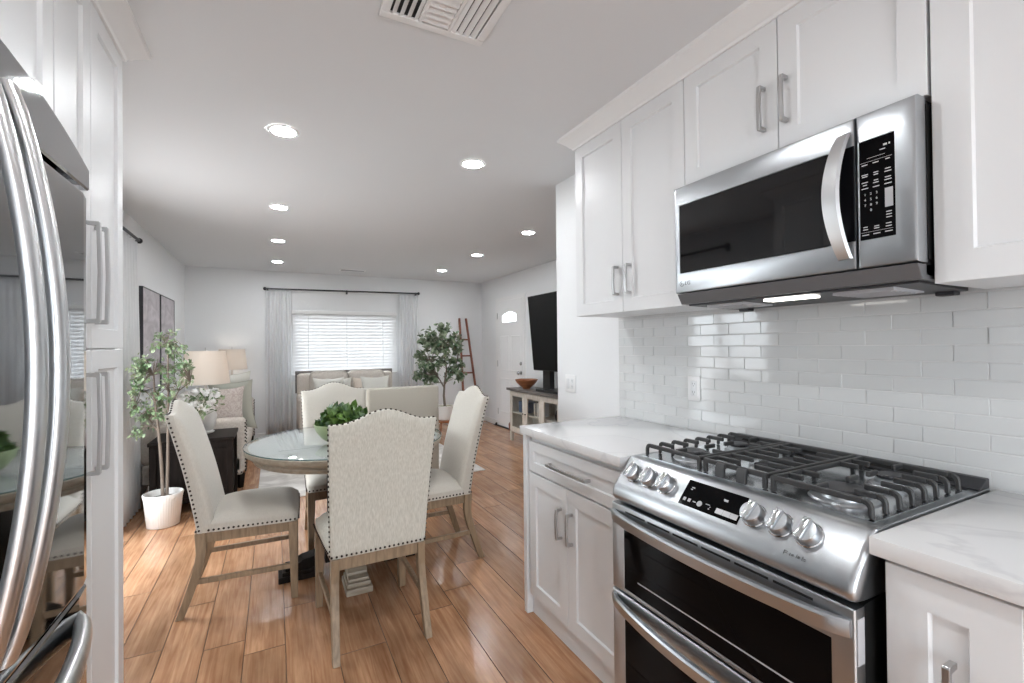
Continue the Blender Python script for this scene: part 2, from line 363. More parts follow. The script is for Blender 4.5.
# left wall with the sliding door opening (hidden behind the pantry), back wall with window opening
SD = (3.05, 4.12, 2.05)
m = MB().box(XL-.12, XL, YK-.2, SD[0], 0, 2.6).box(XL-.12, XL, SD[1], YB+.2, 0, 2.6).box(XL-.12, XL, SD[0], SD[1], SD[2], 2.6)
struct(m.build('wall_left', WALL))
WX0, WX1, WZ0, WZ1 = .235, 1.765, .90, 1.87
m = MB().box(XL, WX0, YB, YB+.12, 0, 2.6).box(WX1, XR, YB, YB+.12, 0, 2.6).box(WX0, WX1, YB, YB+.12, 0, WZ0).box(WX0, WX1, YB, YB+.12, WZ1, 2.6)
struct(m.build('wall_back', WALL))
# right living-room wall with front door opening
DY0, DY1, DZ = 6.03, 6.93, 2.04
m = MB().box(XR, XR+.12, YP-.12, DY0, 0, 2.6).box(XR, XR+.12, DY1, YB+.2, 0, 2.6).box(XR, XR+.12, DY0, DY1, DZ, 2.6)
struct(m.build('wall_right', WALL))
struct(MB().box(W+.12, XR, YP-.12, YP, 0, 2.6).build('wall_partition', WALL))
struct(MB().box(W+.012, W+.12, YK-.2, YE+.022, 0, 2.6).box(W, W+.12, YE+.022, YP, 0, 2.6).build('wall_kitchen', WALL))
m = MB().box(XL, RX0, YK-.12, YK, 0, 2.6).box(RX1, W+.1, YK-.12, YK, 0, 2.6).box(RX0, RX1, YK-.12, YK, 2.08, 2.6)
struct(m.build('wall_front', WALL))
# glass subway backsplash: tile by tile
tb = MB(); th, tw, g = .0487, .1475, .0013
z0 = .914; rows = 12; random.seed(5)
struct(MB().box(W, W+.012, -1.2, YE+.022, .88, 1.50).build('wall_backsplash', GROUT))
for rI in range(rows):
    za = z0-.0013+rI*th+.002
    off = .675 if rI % 2 == 0 else .601
    k0 = int((off+1.0)/tw)+1; y = off-k0*tw
    while y < YE+.02:
        ya, yb = max(y, -1.1)+g, min(y+tw, YE+.02)-g
        if yb-ya > .01:
            tx, tz = random.uniform(-.0012, .0012), random.uniform(-.0005, .0005)
            x = W-.002; b = .0006
            def q(yy, zz, dx=0): return (x+dx+tx*(yy-ya)/tw*1.2+tz*(zz-za)/th, yy, zz)
            zb = min(za+th-2*g, 1.497)
            zz0 = za+g
            vs = [(W, ya, zz0), (W, yb, zz0), (W, yb, zb), (W, ya, zb), q(ya, zz0, b), q(yb, zz0, b), q(yb, zb, b), q(ya, zb, b),
                  q(ya+b, zz0+b), q(yb-b, zz0+b), q(yb-b, zb-b), q(ya+b, zb-b)]
            fs = [(8, 9, 10, 11)]+[(i, (i+1) % 4, 4+(i+1) % 4, 4+i) for i in range(4)]+[(4+i, 4+(i+1) % 4, 8+(i+1) % 4, 8+i) for i in range(4)]
            tb.add(vs, fs)
        y += tw
struct(tb.build('wall_backsplash_tiles', TILE))
# baseboards
struct(MB().box(XL, XL+.014, SD[1]+.02, YB, 0, .09).build('baseboard_left', TRIMW, bevel=.003))
struct(MB().box(XL+.014, XR, YB-.014, YB, 0, .09).build('baseboard_back', TRIMW, bevel=.003))
struct(MB().box(XR-.014, XR, DY1+.07, YB-.014, 0, .09).build('baseboard_right', TRIMW, bevel=.003))
struct(MB().box(XR-.014, XR, YP+.01, DY0-.07, 0, .09).build('baseboard_right', TRIMW, bevel=.003))
# crown moulding over both cabinet runs
def crown(poly, path, name):
    """poly: (outward, z); path: list of (point, outward dir) with mitred corners"""
    m = MB(); m.loft([[(p[0]+d[0]*a, p[1]+d[1]*a, z) for a, z in poly] for p, d in path]); return struct(m.build(name, TRIMW, smooth=35))
cp = [(0, 2.352), (.008, 2.352), (.012, 2.362), (.020, 2.366), (.030, 2.378), (.048, 2.394), (.060, 2.402), (.066, 2.406), (.070, ZK), (0, ZK)]
crown(cp, [((1.431, -1.0), (-1, 0)), ((1.431, YE), (-1, 1)), ((W, YE), (0, 1))], 'trim_1')
PX, PY0, PY1 = -.48, 1.52, 2.10     # pantry
crown(cp, [((PX, -1.0), (1, 0)), ((PX, PY1), (1, 1)), ((XL, PY1), (0, 1))], 'trim_2')
# window_1 behind the blinds
wf = MB(); fr = .05; y0_, y1_ = YB+.03, YB+.08
wf.box(WX0, WX1, y0_, y1_, WZ0, WZ0+fr).box(WX0, WX1, y0_, y1_, WZ1-fr, WZ1).box(WX0, WX0+fr, y0_, y1_, WZ0+fr, WZ1-fr).box(WX1-fr, WX1, y0_, y1_, WZ0+fr, WZ1-fr)
win = struct(wf.build('window_1', TRIMW)); MB().box(WX0+fr, WX1-fr, YB+.05, YB+.056, WZ0+fr, WZ1-fr).build('pane', GLASS, win)
# frame and pane of the added patio door that lets in fill light
wf = MB().box(RX0, RX1, YK-.09, YK-.03, 0, .07).box(RX0, RX1, YK-.09, YK-.03, 2.02, 2.08)
for xa in (RX0, (RX0+RX1)/2-.035, RX1-.07): wf.box(xa, xa+.07, YK-.09, YK-.03, .07, 2.02)
d = struct(wf.build('door_added_fill', TRIMW)); MB().box(RX0+.07, RX1-.07, YK-.063, YK-.057, .07, 2.02).build('pane', GLASS, d)
# sliding glass door on the left
wf = MB(); xa, xb = XL-.09, XL-.03
wf.box(xa, xb, SD[0], SD[1], 0, .07).box(xa, xb, SD[0], SD[1], SD[2]-.06, SD[2])
for ya in (SD[0], (SD[0]+SD[1])/2-.04, SD[1]-.07): wf.box(xa, xb, ya, ya+.07, .07, SD[2]-.06)
d = struct(wf.build('door_2', TRIMW)); MB().box(XL-.062, XL-.056, SD[0]+.07, SD[1]-.07, .07, SD[2]-.06).build('pane', GLASS, d)
# front door: leaf with arched light, lower panels, hardware
def front_door():
    T = T_right(XR+.015, DY1-.004, .006); w_, h_ = DY1-DY0-.008, DZ-.01
    m = MB(T)
    ax0, ax1, az0, az1, ar = .20, w_-.20, 1.68, 1.80, .05     # arched light
    arc = [(ax1-(ax1-ax0)*k/12, az1+ar*math.sin(PI*k/12)) for k in range(13)]
    hole = [(ax0, az0), (ax1, az0)]+arc[:1]+arc[1:-1]+[arc[-1]]
    out = []
    for k, p in enumerate(hole):
        out.append(p)
    # ring of quads between the opening and the leaf edge
    edge = [(0, 0), (w_, 0), (w_, az1)]+[(w_*(1-k/12), h_) for k in range(1, 12)]+[(0, az1)]
    edge = [(0, 0), (w_, 0), (w_, az1)]+[(w_*(1-(k-1)/10), h_) for k in range(1, 12)]+[(0, az1)]
    n = len(hole)
    vs = [(*p, .03) for p in edge]+[(*p, .03) for p in hole]+[(*p, 0) for p in edge]+[(*p, 0) for p in hole]
    fs = []
    for k in range(n):
        k2 = (k+1) % n
        fs += [(k, k2, n+k2, n+k), (2*n+k, 3*n+k, 3*n+k2, 2*n+k2), (k, 2*n+k, 2*n+k2, k2), (n+k, n+k2, 3*n+k2, 3*n+k)]
    m.add(vs, fs)
    d = struct(m.build('door_1', TRIMW))
    MB(T).add([(*p, .014) for p in hole]+[(*p, .018) for p in hole], [tuple(range(n)), tuple(range(2*n-1, n-1, -1))]+[(k, (k+1) % n, n+(k+1) % n, n+k) for k in range(n)]).build('pane', GLASS, d)
    ring = MB(T)
    for k in range(n):
        a, b = hole[k], hole[(k+1) % n]; ring.tube([(*a, .032), (*b, .032)], .008, 6)
    ring.build('light_moulding', TRIMW, d, smooth=40)
    for (pa, pb, qa, qb) in ((.11, .42, .25, .78), (.50, .80, .25, .78), (.11, .42, .92, 1.46), (.50, .80, .92, 1.46)):
        p = MB(T)
        for a, b in (((pa, qa), (pb, qa)), ((pb, qa), (pb, qb)), ((pb, qb), (pa, qb)), ((pa, qb), (pa, qa))): p.tube([(*a, .030), (*b, .030)], .007, 6)
        p.build('door_panel', TRIMW, d, smooth=40)
    for zz in (.24, 1.02, 1.80): MB(T).box(.004, .022, zz-.05, zz+.05, .03, .036).build('hinge', NICKEL, d)
    kx = w_-.07
    MB(T@Matrix.Translation((kx, .90, .03))).lathe([(.032, 0), (.032, .006), (.012, .008), (.012, .03), (.026, .036), (.030, .05), (.024, .062), (.006, .066)], 20).build('door_handle', BRASS, d, smooth=40)
    MB(T@Matrix.Translation((kx, 1.04, .03))).lathe([(.028, 0), (.028, .012), (.018, .018), (.006, .02)], 20).build('deadbolt', BRASS, d, smooth=40)
    MB(T).box(0, w_, -.006, .012, .0, .05).build('threshold', DARKM, d)
    c = MB()
    for a, b in ((DY0-.06, DY0), (DY1, DY1+.06)): c.box(XR-.012, XR, a, b, 0, DZ+.06)
    c.box(XR-.012, XR, DY0, DY1, DZ, DZ+.06)
    struct(c.build('trim_3', TRIMW))
front_door()

# ------------------------------------------------------------------ kitchen cabinets
def cab_body(p, x0, x1, y0, y1, z0, z1): return MB().box(x0, x1, y0, y1, z0, z1).build('carcass', CAB, p, bevel=.001)
def door_on(p, T, w, h, hu=None, hv=None, L=.135, name='door', st=.06, vertical=True):
    d = shaker(T, w, h, st=st).build(name, CAB, p)
    if hu is not None:
        Th = T@Matrix.Translation((hu, hv, .02))
        if not vertical: Th = Th@Matrix.Rotation(PI/2, 4, 'Z')
        pull(Th, L).build('handle', NICKEL, d, bevel=.0012)
    return d
UF = 1.431      # face of the wall cabinets
# two-door wall cabinet beside the microwave
t = thing('wall_cabinet', 'tall white wall cabinet with two doors left of the microwave', 'cabinet', (0, 0, 0))
cab_body(t, UF+.021, W-.008, 1.295, YE, 1.465, 2.356)
door_on(t, T_right(UF+.02, YE, 1.465), .367, .888, .335, .147)
door_on(t, T_right(UF+.02, 1.660, 1.465), .365, .888, .05, .147)
# short cabinet over the microwave
t = thing('wall_cabinet', 'short white two-door cabinet mounted above the microwave', 'cabinet', (0, 0, 0))
cab_body(t, UF+.021, W-.008, .535, 1.293, 1.922, 2.356)
door_on(t, T_right(UF+.02, 1.292, 1.922), .376, .431, .332, .155, .145)
door_on(t, T_right(UF+.02, .913, 1.922), .376, .431, .027, .155, .145)
# cabinet over the right worktop
t = thing('wall_cabinet', 'tall single-door white wall cabinet right of the microwave', 'cabinet', (0, 0, 0))
cab_body(t, UF+.021, W-.008, -.02, .531, 1.455, 2.356)
door_on(t, T_right(UF+.02, .530, 1.455), .545, .898, .51, .147, st=.072)
# base cabinet with one drawer and two doors
BF = 1.107
t = thing('base_cabinet', 'white base cabinet with one wide drawer over two doors', 'cabinet', (0, 0, 0))
cab_body(t, BF+.021, W-.01, 1.297, YE-.032, .10, .875)
MB().box(BF-.008, W-.01, YE-.030, YE, 0, .875).build('end_panel', CAB, t, bevel=.0015)
MB().box(BF+.024, W-.03, 1.297, YE-.032, 0, .099).build('toe_kick', CAB, t)
dz = .705
d = shaker(T_right(BF+.02, 1.985, dz), .685, .145, st=.045, rec=.008).build('drawer', CAB, t)
pull(T_right(BF, 1.985-.348, dz+.072)@Matrix.Rotation(PI/2, 4, 'Z'), .30).build('handle', NICKEL, d, bevel=.0012)
door_on(t, T_right(BF+.02, 1.985, .105), .327, .592, .285, .435, .135)
door_on(t, T_right(BF+.02, 1.655, .105), .355, .592, .035, .435, .135)
# narrow base cabinet right of the range
t = thing('base_cabinet', 'narrow white base cabinet under the worktop right of the range', 'cabinet', (0, 0, 0))
cab_body(t, BF+.021, W-.01, .20, .498, .10, .875)
MB().box(BF+.05, W-.03, .20, .498, 0, .099).build('toe_kick', CAB, t)
door_on(t, T_right(BF+.02, .498, .105), .196, .760, .105, .553, .135, st=.068)
t = thing('base_cabinet', 'white base cabinet at the near right end of the worktop', 'cabinet', (0, 0, 0))
cab_body(t, BF+.021, W-.01, -.4, .198, .10, .875)
MB().box(BF+.05, W-.03, -.4, .198, 0, .099).build('toe_kick', CAB, t)
door_on(t, T_right(BF+.02, .299, .105), .30, .768, st=.06)
# quartz worktops
tag(MB().rbox(1.088, W-.007, 1.290, YE+.016, .8765, .914, .003, 2).build('countertop', QUARTZ, smooth=40), 'white veined quartz worktop left of the range', 'worktop')
tag(MB().rbox(1.088, W-.007, -.4, .518, .8765, .914, .003, 2).build('countertop', QUARTZ, smooth=40), 'white veined quartz worktop right of the range', 'worktop')

# pantry and the cabinet over the refrigerator
t = thing('pantry_cabinet', 'tall white pantry with four doors beside the refrigerator', 'cabinet', (0, 0, 0))
cab_body(t, XL+.004, PX-.021, PY0, PY1, 0.10, 2.356)
MB().box(XL+.004, PX-.05, PY0, PY1, 0, .099).build('toe_kick', CAB, t)
for zz, hh, hc in ((.105, 1.209, 1.10), (1.318, 1.035, 1.538)):
    door_on(t, T_left(PX-.02, PY0+.003, zz), .250, hh, .215, hc-zz, .295)
    door_on(t, T_left(PX-.02, 1.777, zz), .321, hh, .033, hc-zz, .295)
t = thing('refrigerator_cabinet', 'white two-door cabinet above the refrigerator', 'cabinet', (0, 0, 0))
cab_body(t, XL+.004, PX-.021, .50, PY0-.002, 1.870, 2.356)
door_on(t, T_left(PX-.02, .503, 1.873), .480, .480); door_on(t, T_left(PX-.02, .986, 1.873), .530, .480)

# ------------------------------------------------------------------ refrigerator
def fridge():
    t = thing('refrigerator', 'large stainless steel french-door refrigerator with curved handles', 'refrigerator', (0, 0, 0))
    y0, y1, xf = .545, 1.512, -.412; yc = .98
    MB().box(XL+.03, xf-.075, y0+.01, y1-.005, .03, 1.765).build('body', DARKM, t, bevel=.004)
    def front(y):      # gently bowed doors, flatter near the far edge
        u = (y-yc)/((y1-y0)/2); return xf
    def panel(ya, yb, za, zb, name, n=14):
        ys = [ya+(yb-ya)*k/n for k in range(n+1)]; e = .006
        ring = [(front(y)-(e if k in (0, n) else 0), y) for k, y in enumerate(ys)]
        poly = ring+[(xf-.07, yb), (xf-.07, ya)]
        m = MB(); secs = []
        for z, ins in ((za, .006), (za+.004, .001), (za+.008, 0), (zb-.008, 0), (zb-.004, .001), (zb, .006)):
            secs.append([(x-ins if k <= n else x, y, z) for k, (x, y) in enumerate(poly)])
        return m.loft(secs).build(name, FRIDGE, t)
    dl = panel(y0, yc-.002, .742, 1.70, 'door'); dr = panel(yc+.002, y1, .742, 1.70, 'door')
    m = MB(); N = 12; top = lambda y: 1.768+.085*(1-((y-yc)/(y1-yc))**2) if y > yc else 1.768+.085*(1-((y-yc)/(y0-yc))**2)
    m.loft([[(front(y)-.004, y, 1.712), (front(y), y, 1.716), (front(y), y, top(y)-.006), (front(y)-.006, y, top(y)), (xf-.09, y, top(y)-.012), (xf-.09, y, 1.712)] for y in [y0+(y1-y0)*k/N for k in range(N+1)]]).build('top_cover', FRIDGE, t)
    fd = panel(y0, y1, .10, .735, 'freezer_drawer')
    MB().box(xf-.06, front(yc)-.03, y0, y1, .735, .742).build('seal', BLACK, t)
    def vhandle(y, p):
        m = MB(); secs = []; N = 26; za, zb = .815, 1.745
        for k in range(N+1):
            u = k/N; z = za+(zb-za)*u; b = math.sin(PI*u)**.8
            x = front(y)+.030+.064*b; wd = .019; th_ = .012
            secs.append([(x+th_*math.cos(a), y+wd*math.sin(a), z) for a in [2*PI*q/12 for q in range(12)]])
        m.loft(secs).build('handle', HSTEEL, p, smooth=50)
        for z in (.86, 1.66): MB().rbox(front(y)-.002, front(y)+.050, y-.012, y+.012, z-.02, z+.02, .004, 2).build('handle_mount', STEEL, p)
    vhandle(yc-.034, dl); vhandle(yc+.050, dr)
    m = MB(); secs = []; N = 26
    for k in range(N+1):
        u = k/N; y = y0+.06+(y1-y0-.12)*u; b = math.sin(PI*u)**.6
        x = front(y)-.008+.070*b; z = .672
        secs.append([(x+.018*math.cos(a), y, z+.027*math.sin(a)) for a in [2*PI*q/12 for q in range(12)]])
    m.loft(secs).build('handle', HSTEEL, fd, smooth=50)
    for ya in (y0+.04, y1-.12): MB().box(xf-.12, xf-.02, ya, ya+.08, 0, .099).build('foot', DARKM, t)
fridge()

# ------------------------------------------------------------------ over-the-range microwave
def microwave():
    t = thing('microwave', 'stainless over-range microwave with black window and keypad', 'microwave', (0, 0, 0))
    xf, ya, yb, zb, zt = 1.372, .537, 1.293, 1.462, 1.915
    MB().box(xf+.045, W-.008, ya+.004, yb-.004, zb+.012, zt-.004).build('body', DARKM, t, bevel=.003)
    T = T_right(xf+.045, yb, 1.507); wd, h = yb-.668, zt-1.507-.004
    def frame(T, w_, h_, t_, hole, r=.012):
        """front slab with a rounded outer edge and a rectangular opening"""
        m = MB(T); x0, x1, z0, z1 = hole; e = r
        R = lambda a, b, c, d, n: [(a, b, n), (c, b, n), (c, d, n), (a, d, n)]
        rings = [R(0, 0, w_, h_, 0), R(0, 0, w_, h_, t_-e), R(e*.3, e*.3, w_-e*.3, h_-e*.3, t_-e*.3), R(e, e, w_-e, h_-e, t_), R(x0, z0, x1, z1, t_), R(x0+.002, z0+.002, x1-.002, z1-.002, t_-.004)]
        vs = [p for q in rings for p in q]; fs = []
        for i in range(5):
            for k in range(4): fs.append((i*4+k, i*4+(k+1) % 4, i*4+4+(k+1) % 4, i*4+4+k))
        fs += [(3, 2, 1, 0), (20, 21, 22, 23)]
        return m.add(vs, fs)
    d = frame(T, wd-.002, h, .045, (.024, .555, .072, .332), .008).build('door', STEEL, t, smooth=30)
    MB(T).box(.0265, wd-.004, .0745, .3295, .0405, .0452).build('window', MWGLASS, d, bevel=.001)
    m = MB(T)
    for k in range(9): m.box(.075, .50, .11+k*.022, .1115+k*.022, .0451, .0453)
    # curved flat handle standing off the door
    secs = []; N = 22
    for k in range(N+1):
        u = k/N; v = .030+.335*u; b = math.sin(PI*u); uu = .5985-.012*b; n = .0445+.046*b**.8; w2 = .019+.004*b
        secs.append([(uu-w2, v, n+.000), (uu-w2*.8, v, n+.010), (uu+w2*.8, v, n+.013), (uu+w2, v, n+.004), (uu, v, n-.002)])
    MB(T).loft(secs).build('handle', HSTEEL, d, smooth=50)
    # logo at the lower left corner
    Tl = T@Matrix.Translation((.034, .034, .0455))
    m = MB(Tl)
    for k in range(20):
        a, b = 2*PI*k/20, 2*PI*(k+1)/20
        if 0 <= a < PI*.42: continue
        m.tube([(.0095*math.cos(a), .0095*math.sin(a), 0), (.0095*math.cos(b), .0095*math.sin(b), 0)], .0009, 5)
    m.box(-.0026, -.0012, -.005, .005, -.0006, .0006).box(.001, .006, -.0007, .0007, -.0006, .0006)
    m.build('logo', MARKD, d)
    text_mesh('LG', .021, Tl@Matrix.Translation((.027, 0, 0)), 'logo_letters', MARKD, d, .0005)
    # control column
    Tc = T_right(xf+.045, .667, 1.507); wc = .667-ya
    c = frame(Tc, wc, h, .045, (.006, .086, .072, .332), .008).build('control_panel', STEEL, t, smooth=30)
    MB(Tc).box(.007, .085, .073, .331, .0405, .0452).build('keypad', BLACKG, c, bevel=.001)
    dg = [('1', '2', '3'), ('4', '5', '6'), ('7', '8', '9'), ('', '0', '')]
    for i, row in enumerate(dg):
        for j, s in enumerate(row):
            if s: text_mesh(s, .0085, Tc@Matrix.Translation((.020+.013*j, .190-.014*i, .0454)), 'digit', MARK, c, .0002)
    m = MB(Tc); random.seed(3)
    def mk(u, v, w_, h_=.0022): m.box(u-w_/2, u+w_/2, v-h_/2, v+h_/2, .0453, .0456)
    for v in (.268, .243, .2365, .222, .2155, .206, .105, .099, .085): 
        for u in (.020, .045, .071):
            mk(u, v+random.uniform(-.001, .001), random.uniform(.009, .016))
    mk(.045, .283, .04, .0008); mk(.045, .274, .07, .0006); mk(.045, .092, .07, .0006)
    for v in (.135, .128, .121): mk(.072, v, .012)
    mk(.066, .306, .008, .0045); mk(.060, .296, .012); mk(.075, .306, .003, .0045)
    m.build('key_labels', MARK, c)
    MB(Tc).box(.064, .081, .147, .195, .0452, .0458).build('start_key', GREYP, c)
    # slanted vent strip and underside with lamp and filters
    m = MB(); m.prism([(xf+.006, 1.504), (xf+.028, zb+.004), (W-.02, zb+.004), (W-.02, 1.504)], ya+.004, yb-.004, 'y').build('vent_hood', mat('grey_painted_metal', (.13, .13, .135, 1), .35), t, bevel=.002)
    m = MB(); m.prism([(xf+.05, 1.503), (xf+.05, zb-.002), (W-.03, zb-.010), (W-.03, 1.503)], ya+.02, yb-.02, 'y').build('underside', DARKM, t, bevel=.002)
    for y in (.62, 1.06):
        m = MB().box(xf+.075, xf+.24, y, y+.15, zb-.012, zb-.003)
        for k in range(6): m.box(xf+.08+.026*k, xf+.092+.026*k, y+.008, y+.142, zb-.014, zb-.012)
        m.build('grease_filter', GREYP, t)
    MB().box(xf+.07, xf+.12, .83, .98, zb-.010, zb-.003).build('lamp_cover', emis('hood_lamp', (1, .95, .88, 1), 5.0), t)
    for y in (.575, 1.20): MB().rbox(xf+.30, xf+.335, y, y+.045, zb-.020, zb-.006, .004, 2).build('mounting_clip', DARKM, t)
    MB().box(xf+.048, xf+.075, ya-.001, ya+.003, 1.515, zt-.02).build('side_trim', BLACK, t)
microwave()

# ------------------------------------------------------------------ gas range
def gas_range():
    ya, yb = .523, 1.285; yc = (ya+yb)/2
    t = thing('gas_range', 'stainless slide-in gas range with double oven', 'range', (0, 0, 0))
    MB().prism([(1.083, .03), (1.083, .770), (1.175, .776), (1.175, .904), (W-.012, .904), (W-.012, .03)], ya+.002, yb-.002, 'y').build('body', BLACK, t)
    for y in (ya+.05, yb-.09):
        for x in (1.12, 1.62): MB().box(x, x+.04, y, y+.04, 0, .032).build('foot', BLACK, t)
    # rounded control fascia, lofted along its length with turned-in ends
    prof = [(1.20, .9165), (1.150, .9165), (1.135, .915), (1.122, .909), (1.060, .838), (1.048, .820), (1.042, .803), (1.043, .790), (1.052, .780), (1.075, .777), (1.20, .777)]
    secs = []
    for d_, pull_ in ((0, .013), (.002, .008), (.005, .004), (.010, .001), (.016, 0)):
        secs.append((d_, pull_))
    ends = [(ya+d_, p) for d_, p in secs]+[(yb-d_, p) for d_, p in reversed(secs)]
    m = MB(); m.loft([[(min(x+p*(1 if x < 1.13 else 0), 1.2), y, (z-p*.25*(1 if z > .85 else -1) if x < 1.13 else z)) for x, z in prof] for y, p in ends])
    cp_ = m.build('control_panel', STEEL, t, smooth=40)
    # frame lying on the slanted face: u toward the viewer's right, v up the slope
    sl = Vector((1.122-1.060, 0, .909-.838)).normalized(); nrm = Vector((-sl.z, 0, sl.x))
    def face(y, s): p = Vector((1.060, y, .838))+sl*s; return plane_T(p, (0, -1, 0), sl, nrm)
    dT = face(.905, .047)
    disp = MB(dT).box(-.098, .098, -.041, .040, -.001, .0012).build('display', BLACKG, cp_, bevel=.0008)
    m = MB(dT)
    for u, v, w_, h_ in ((-.083, -.022, .009, .010), (-.066, -.022, .009, .010), (-.048, -.022, .010, .003), (-.072, .018, .010, .003), (-.075, .012, .006, .003), (-.004, -.016, .014, .002), (.006, -.021, .003, .003), (.004, -.027, .004, .003), (.042, .012, .012, .006), (.036, .014, .003, .003)):
        m.box(u-w_/2, u+w_/2, v-h_/2, v+h_/2, .0012, .0016)
    m.lathe([(.0085, .0012), (.0085, .0017)], 18, (-.030, -.022, 0)); m.build('display_marks', GREYP, disp)
    m = MB(dT)
    for k in range(3): m.box(.026+k*.0225, .0475+k*.0225, -.031, -.016, .0012, .0020)
    m.build('touch_keys', MARK, disp)
    for y in (1.213, 1.142, 1.070, .773, .705, .638):
        kT = face(y, .045)@Matrix.Rotation(-.15, 4, 'Z')
        k = MB(kT).lathe([(.032, 0), (.032, .004), (.030, .006)], 28).build('knob', STEELV, cp_, smooth=40)
        g = MB(kT).lathe([(.0285, .006), (.0282, .022), (.0258, .0265), (.004, .0275)], 28)
        g.build('knob_cap', STEEL, k, smooth=40)
        MB(kT).rbox(-.0085, .0085, -.0272, .0275, .024, .038, .003, 2).build('grip', STEELV, k, smooth=40)
        MB(kT).box(-.0012, .0012, .016, .020, .0378, .0384).build('pointer', MARKD, k)
    m = MB(face(.648, -.012))
    for u, v, w_, h_ in ((-.026, 0, .0016, .010), (-.021, .003, .006, .0014), (-.021, -.001, .005, .0014), (-.012, -.001, .0014, .007), (-.006, -.001, .005, .005), (.003, 0, .0014, .009), (.008, -.001, .005, .006), (.016, 0, .0014, .010), (.021, .0, .006, .0014), (.021, -.004, .006, .0014)): m.box(u-w_/2, u+w_/2, v-h_/2, v+h_/2, -.0004, .0004)
    m.build('badge', MARKD, cp_, kind='stuff')
    # cooktop
    ct = MB(); ct.box(1.15, 1.712, ya+.001, yb-.001, .905, .917).build('cooktop', STEEL, t, bevel=.002)
    MB().box(1.168, 1.640, ya+.022, yb-.022, .9171, .9182).build('spill_tray', STEELV, t)
    for (x, y, r_) in ((1.285, .665, .052), (1.520, .665, .036), (1.285, 1.140, .044), (1.520, 1.140, .034)):
        b_ = MB().lathe([(r_*1.5, .9183), (r_*1.42, .922), (r_*1.05, .924), (r_*1.0, .936), (r_*.9, .938), (.003, .938)], 32, (x, y, 0)).build('burner', STEEL, t, smooth=35)
        teeth = lambda a, z: 1+.02*(1 if math.sin(a*24) > 0 else -1)
        MB().lathe([(r_*.94, .9381), (r_*.96, .944), (r_*.88, .948), (.003, .949)], 96, (x, y, 0), ripple=teeth).build('burner_cap', DARKM, b_, smooth=35)
    b_ = MB().rbox(1.30, 1.50, yc-.042, yc+.042, .9183, .936, .012, 3).build('burner', STEEL, t, smooth=35)
    MB().rbox(1.315, 1.485, yc-.032, yc+.032, .9361, .946, .005, 3).build('burner_cap', DARKM, b_, smooth=35)
    # cast-iron grates: bars across, hooked down at the outer ends
    def grate(ga, gb, outer, cx, name_y):
        m = MB(); zt, hgt, wd = .962, .014, .0105
        xs = [1.182+k*.0615 for k in range(8)]
        def bar(p, q): 
            (x0, y0), (x1, y1) = p, q
            if abs(x1-x0) < 1e-6: m.box(x0-wd/2, x0+wd/2, min(y0, y1), max(y0, y1), zt-hgt, zt)
            else: m.box(min(x0, x1), max(x0, x1), y0-wd/2, y0+wd/2, zt-hgt, zt)
        inner = gb if outer == ga else ga
        sgn = 1 if outer is None or inner > outer else -1
        def hook(x, ye, s):      # bend from the bar's end down to the tray
            P = [(0, zt), (-.010, zt-.001), (-.018, zt-.007), (-.022, zt-.017), (-.023, .919), (-.012, .919), (-.011, zt-.020), (-.007, zt-.0135), (0, zt-hgt)]
            m.prism([(ye+s*u, z) for u, z in P], x-wd/2, x+wd/2, 'x')
        if outer is not None:
            oy = outer+sgn*.024; iy = inner-sgn*.004
            for k, x in enumerate(xs):
                hook(x, oy, sgn)
                near = min(abs(x-1.285), abs(x-1.520))
                if k in (0, 7): bar((x, oy), (x, iy))
                else: 
                    mid = (oy+iy)/2; gap = .052 if near < .04 else .060
                    bar((x, oy), (x, mid-sgn*gap))
                    if near < .06: bar((x, mid+sgn*gap), (x, iy))
            bar((xs[0], iy-sgn*.005), (xs[-1], iy-sgn*.005)); 
            for x in (xs[0], xs[3], xs[7]): m.box(x-.006, x+.006, iy-sgn*.004-.006, iy-sgn*.004+.006, .919, zt-.002)
            for bx in (1.285, 1.520):   # fingers pointing at the burner from front and back
                mid = (oy+iy)/2
                m.box(bx-.092, bx-.045, mid-wd/2, mid+wd/2, zt-hgt, zt); m.box(bx+.045, bx+.092, mid-wd/2, mid+wd/2, zt-hgt, zt)
        else:
            for y in (ga+.008, gb-.008): bar((xs[0], y), (xs[-1], y))
            for k, x in enumerate(xs):
                if k in (0, 3, 7): bar((x, ga+.008), (x, gb-.008))
                else:
                    bar((x, ga+.008), (x, ga+.085)); bar((x, gb-.085), (x, gb-.008))
            for x in (xs[0], xs[-1]):
                for y in (ga+.012, gb-.012): m.box(x-.006, x+.006, y-.006, y+.006, .919, zt-.002)
            P = [(xs[0]+.006, zt), (xs[0]-.012, zt-.003), (xs[0]-.019, zt-.016), (xs[0]-.020, .919), (xs[0]-.008, .919), (xs[0]-.006, zt-.018), (xs[0]+.006, zt-.014)]
            m.prism([(u, z) for u, z in P], yc-.05, yc-.02, 'y'); m.prism([(u, z) for u, z in P], yc+.02, yc+.05, 'y')
        m.build('grate', IRON, t, bevel=.0022, seg=1, smooth=30)
    grate(ya+.026, ya+.268, ya+.026, 0, 0); grate(ya+.272, yb-.272, None, 0, 0); grate(yb-.268, yb-.026, yb-.026, 0, 0)
    # rear vent rail with slots
    m = MB(); pr = [(1.648, .9175), (1.650, .925), (1.690, .944), (1.712, .944), (1.712, .9175)]
    m.prism(pr, ya+.002, yb-.002, 'y'); rail = m.build('vent_rail', DARKM, t, bevel=.003)
    m = MB(); ns = 9; L = (yb-ya-.10)/ns
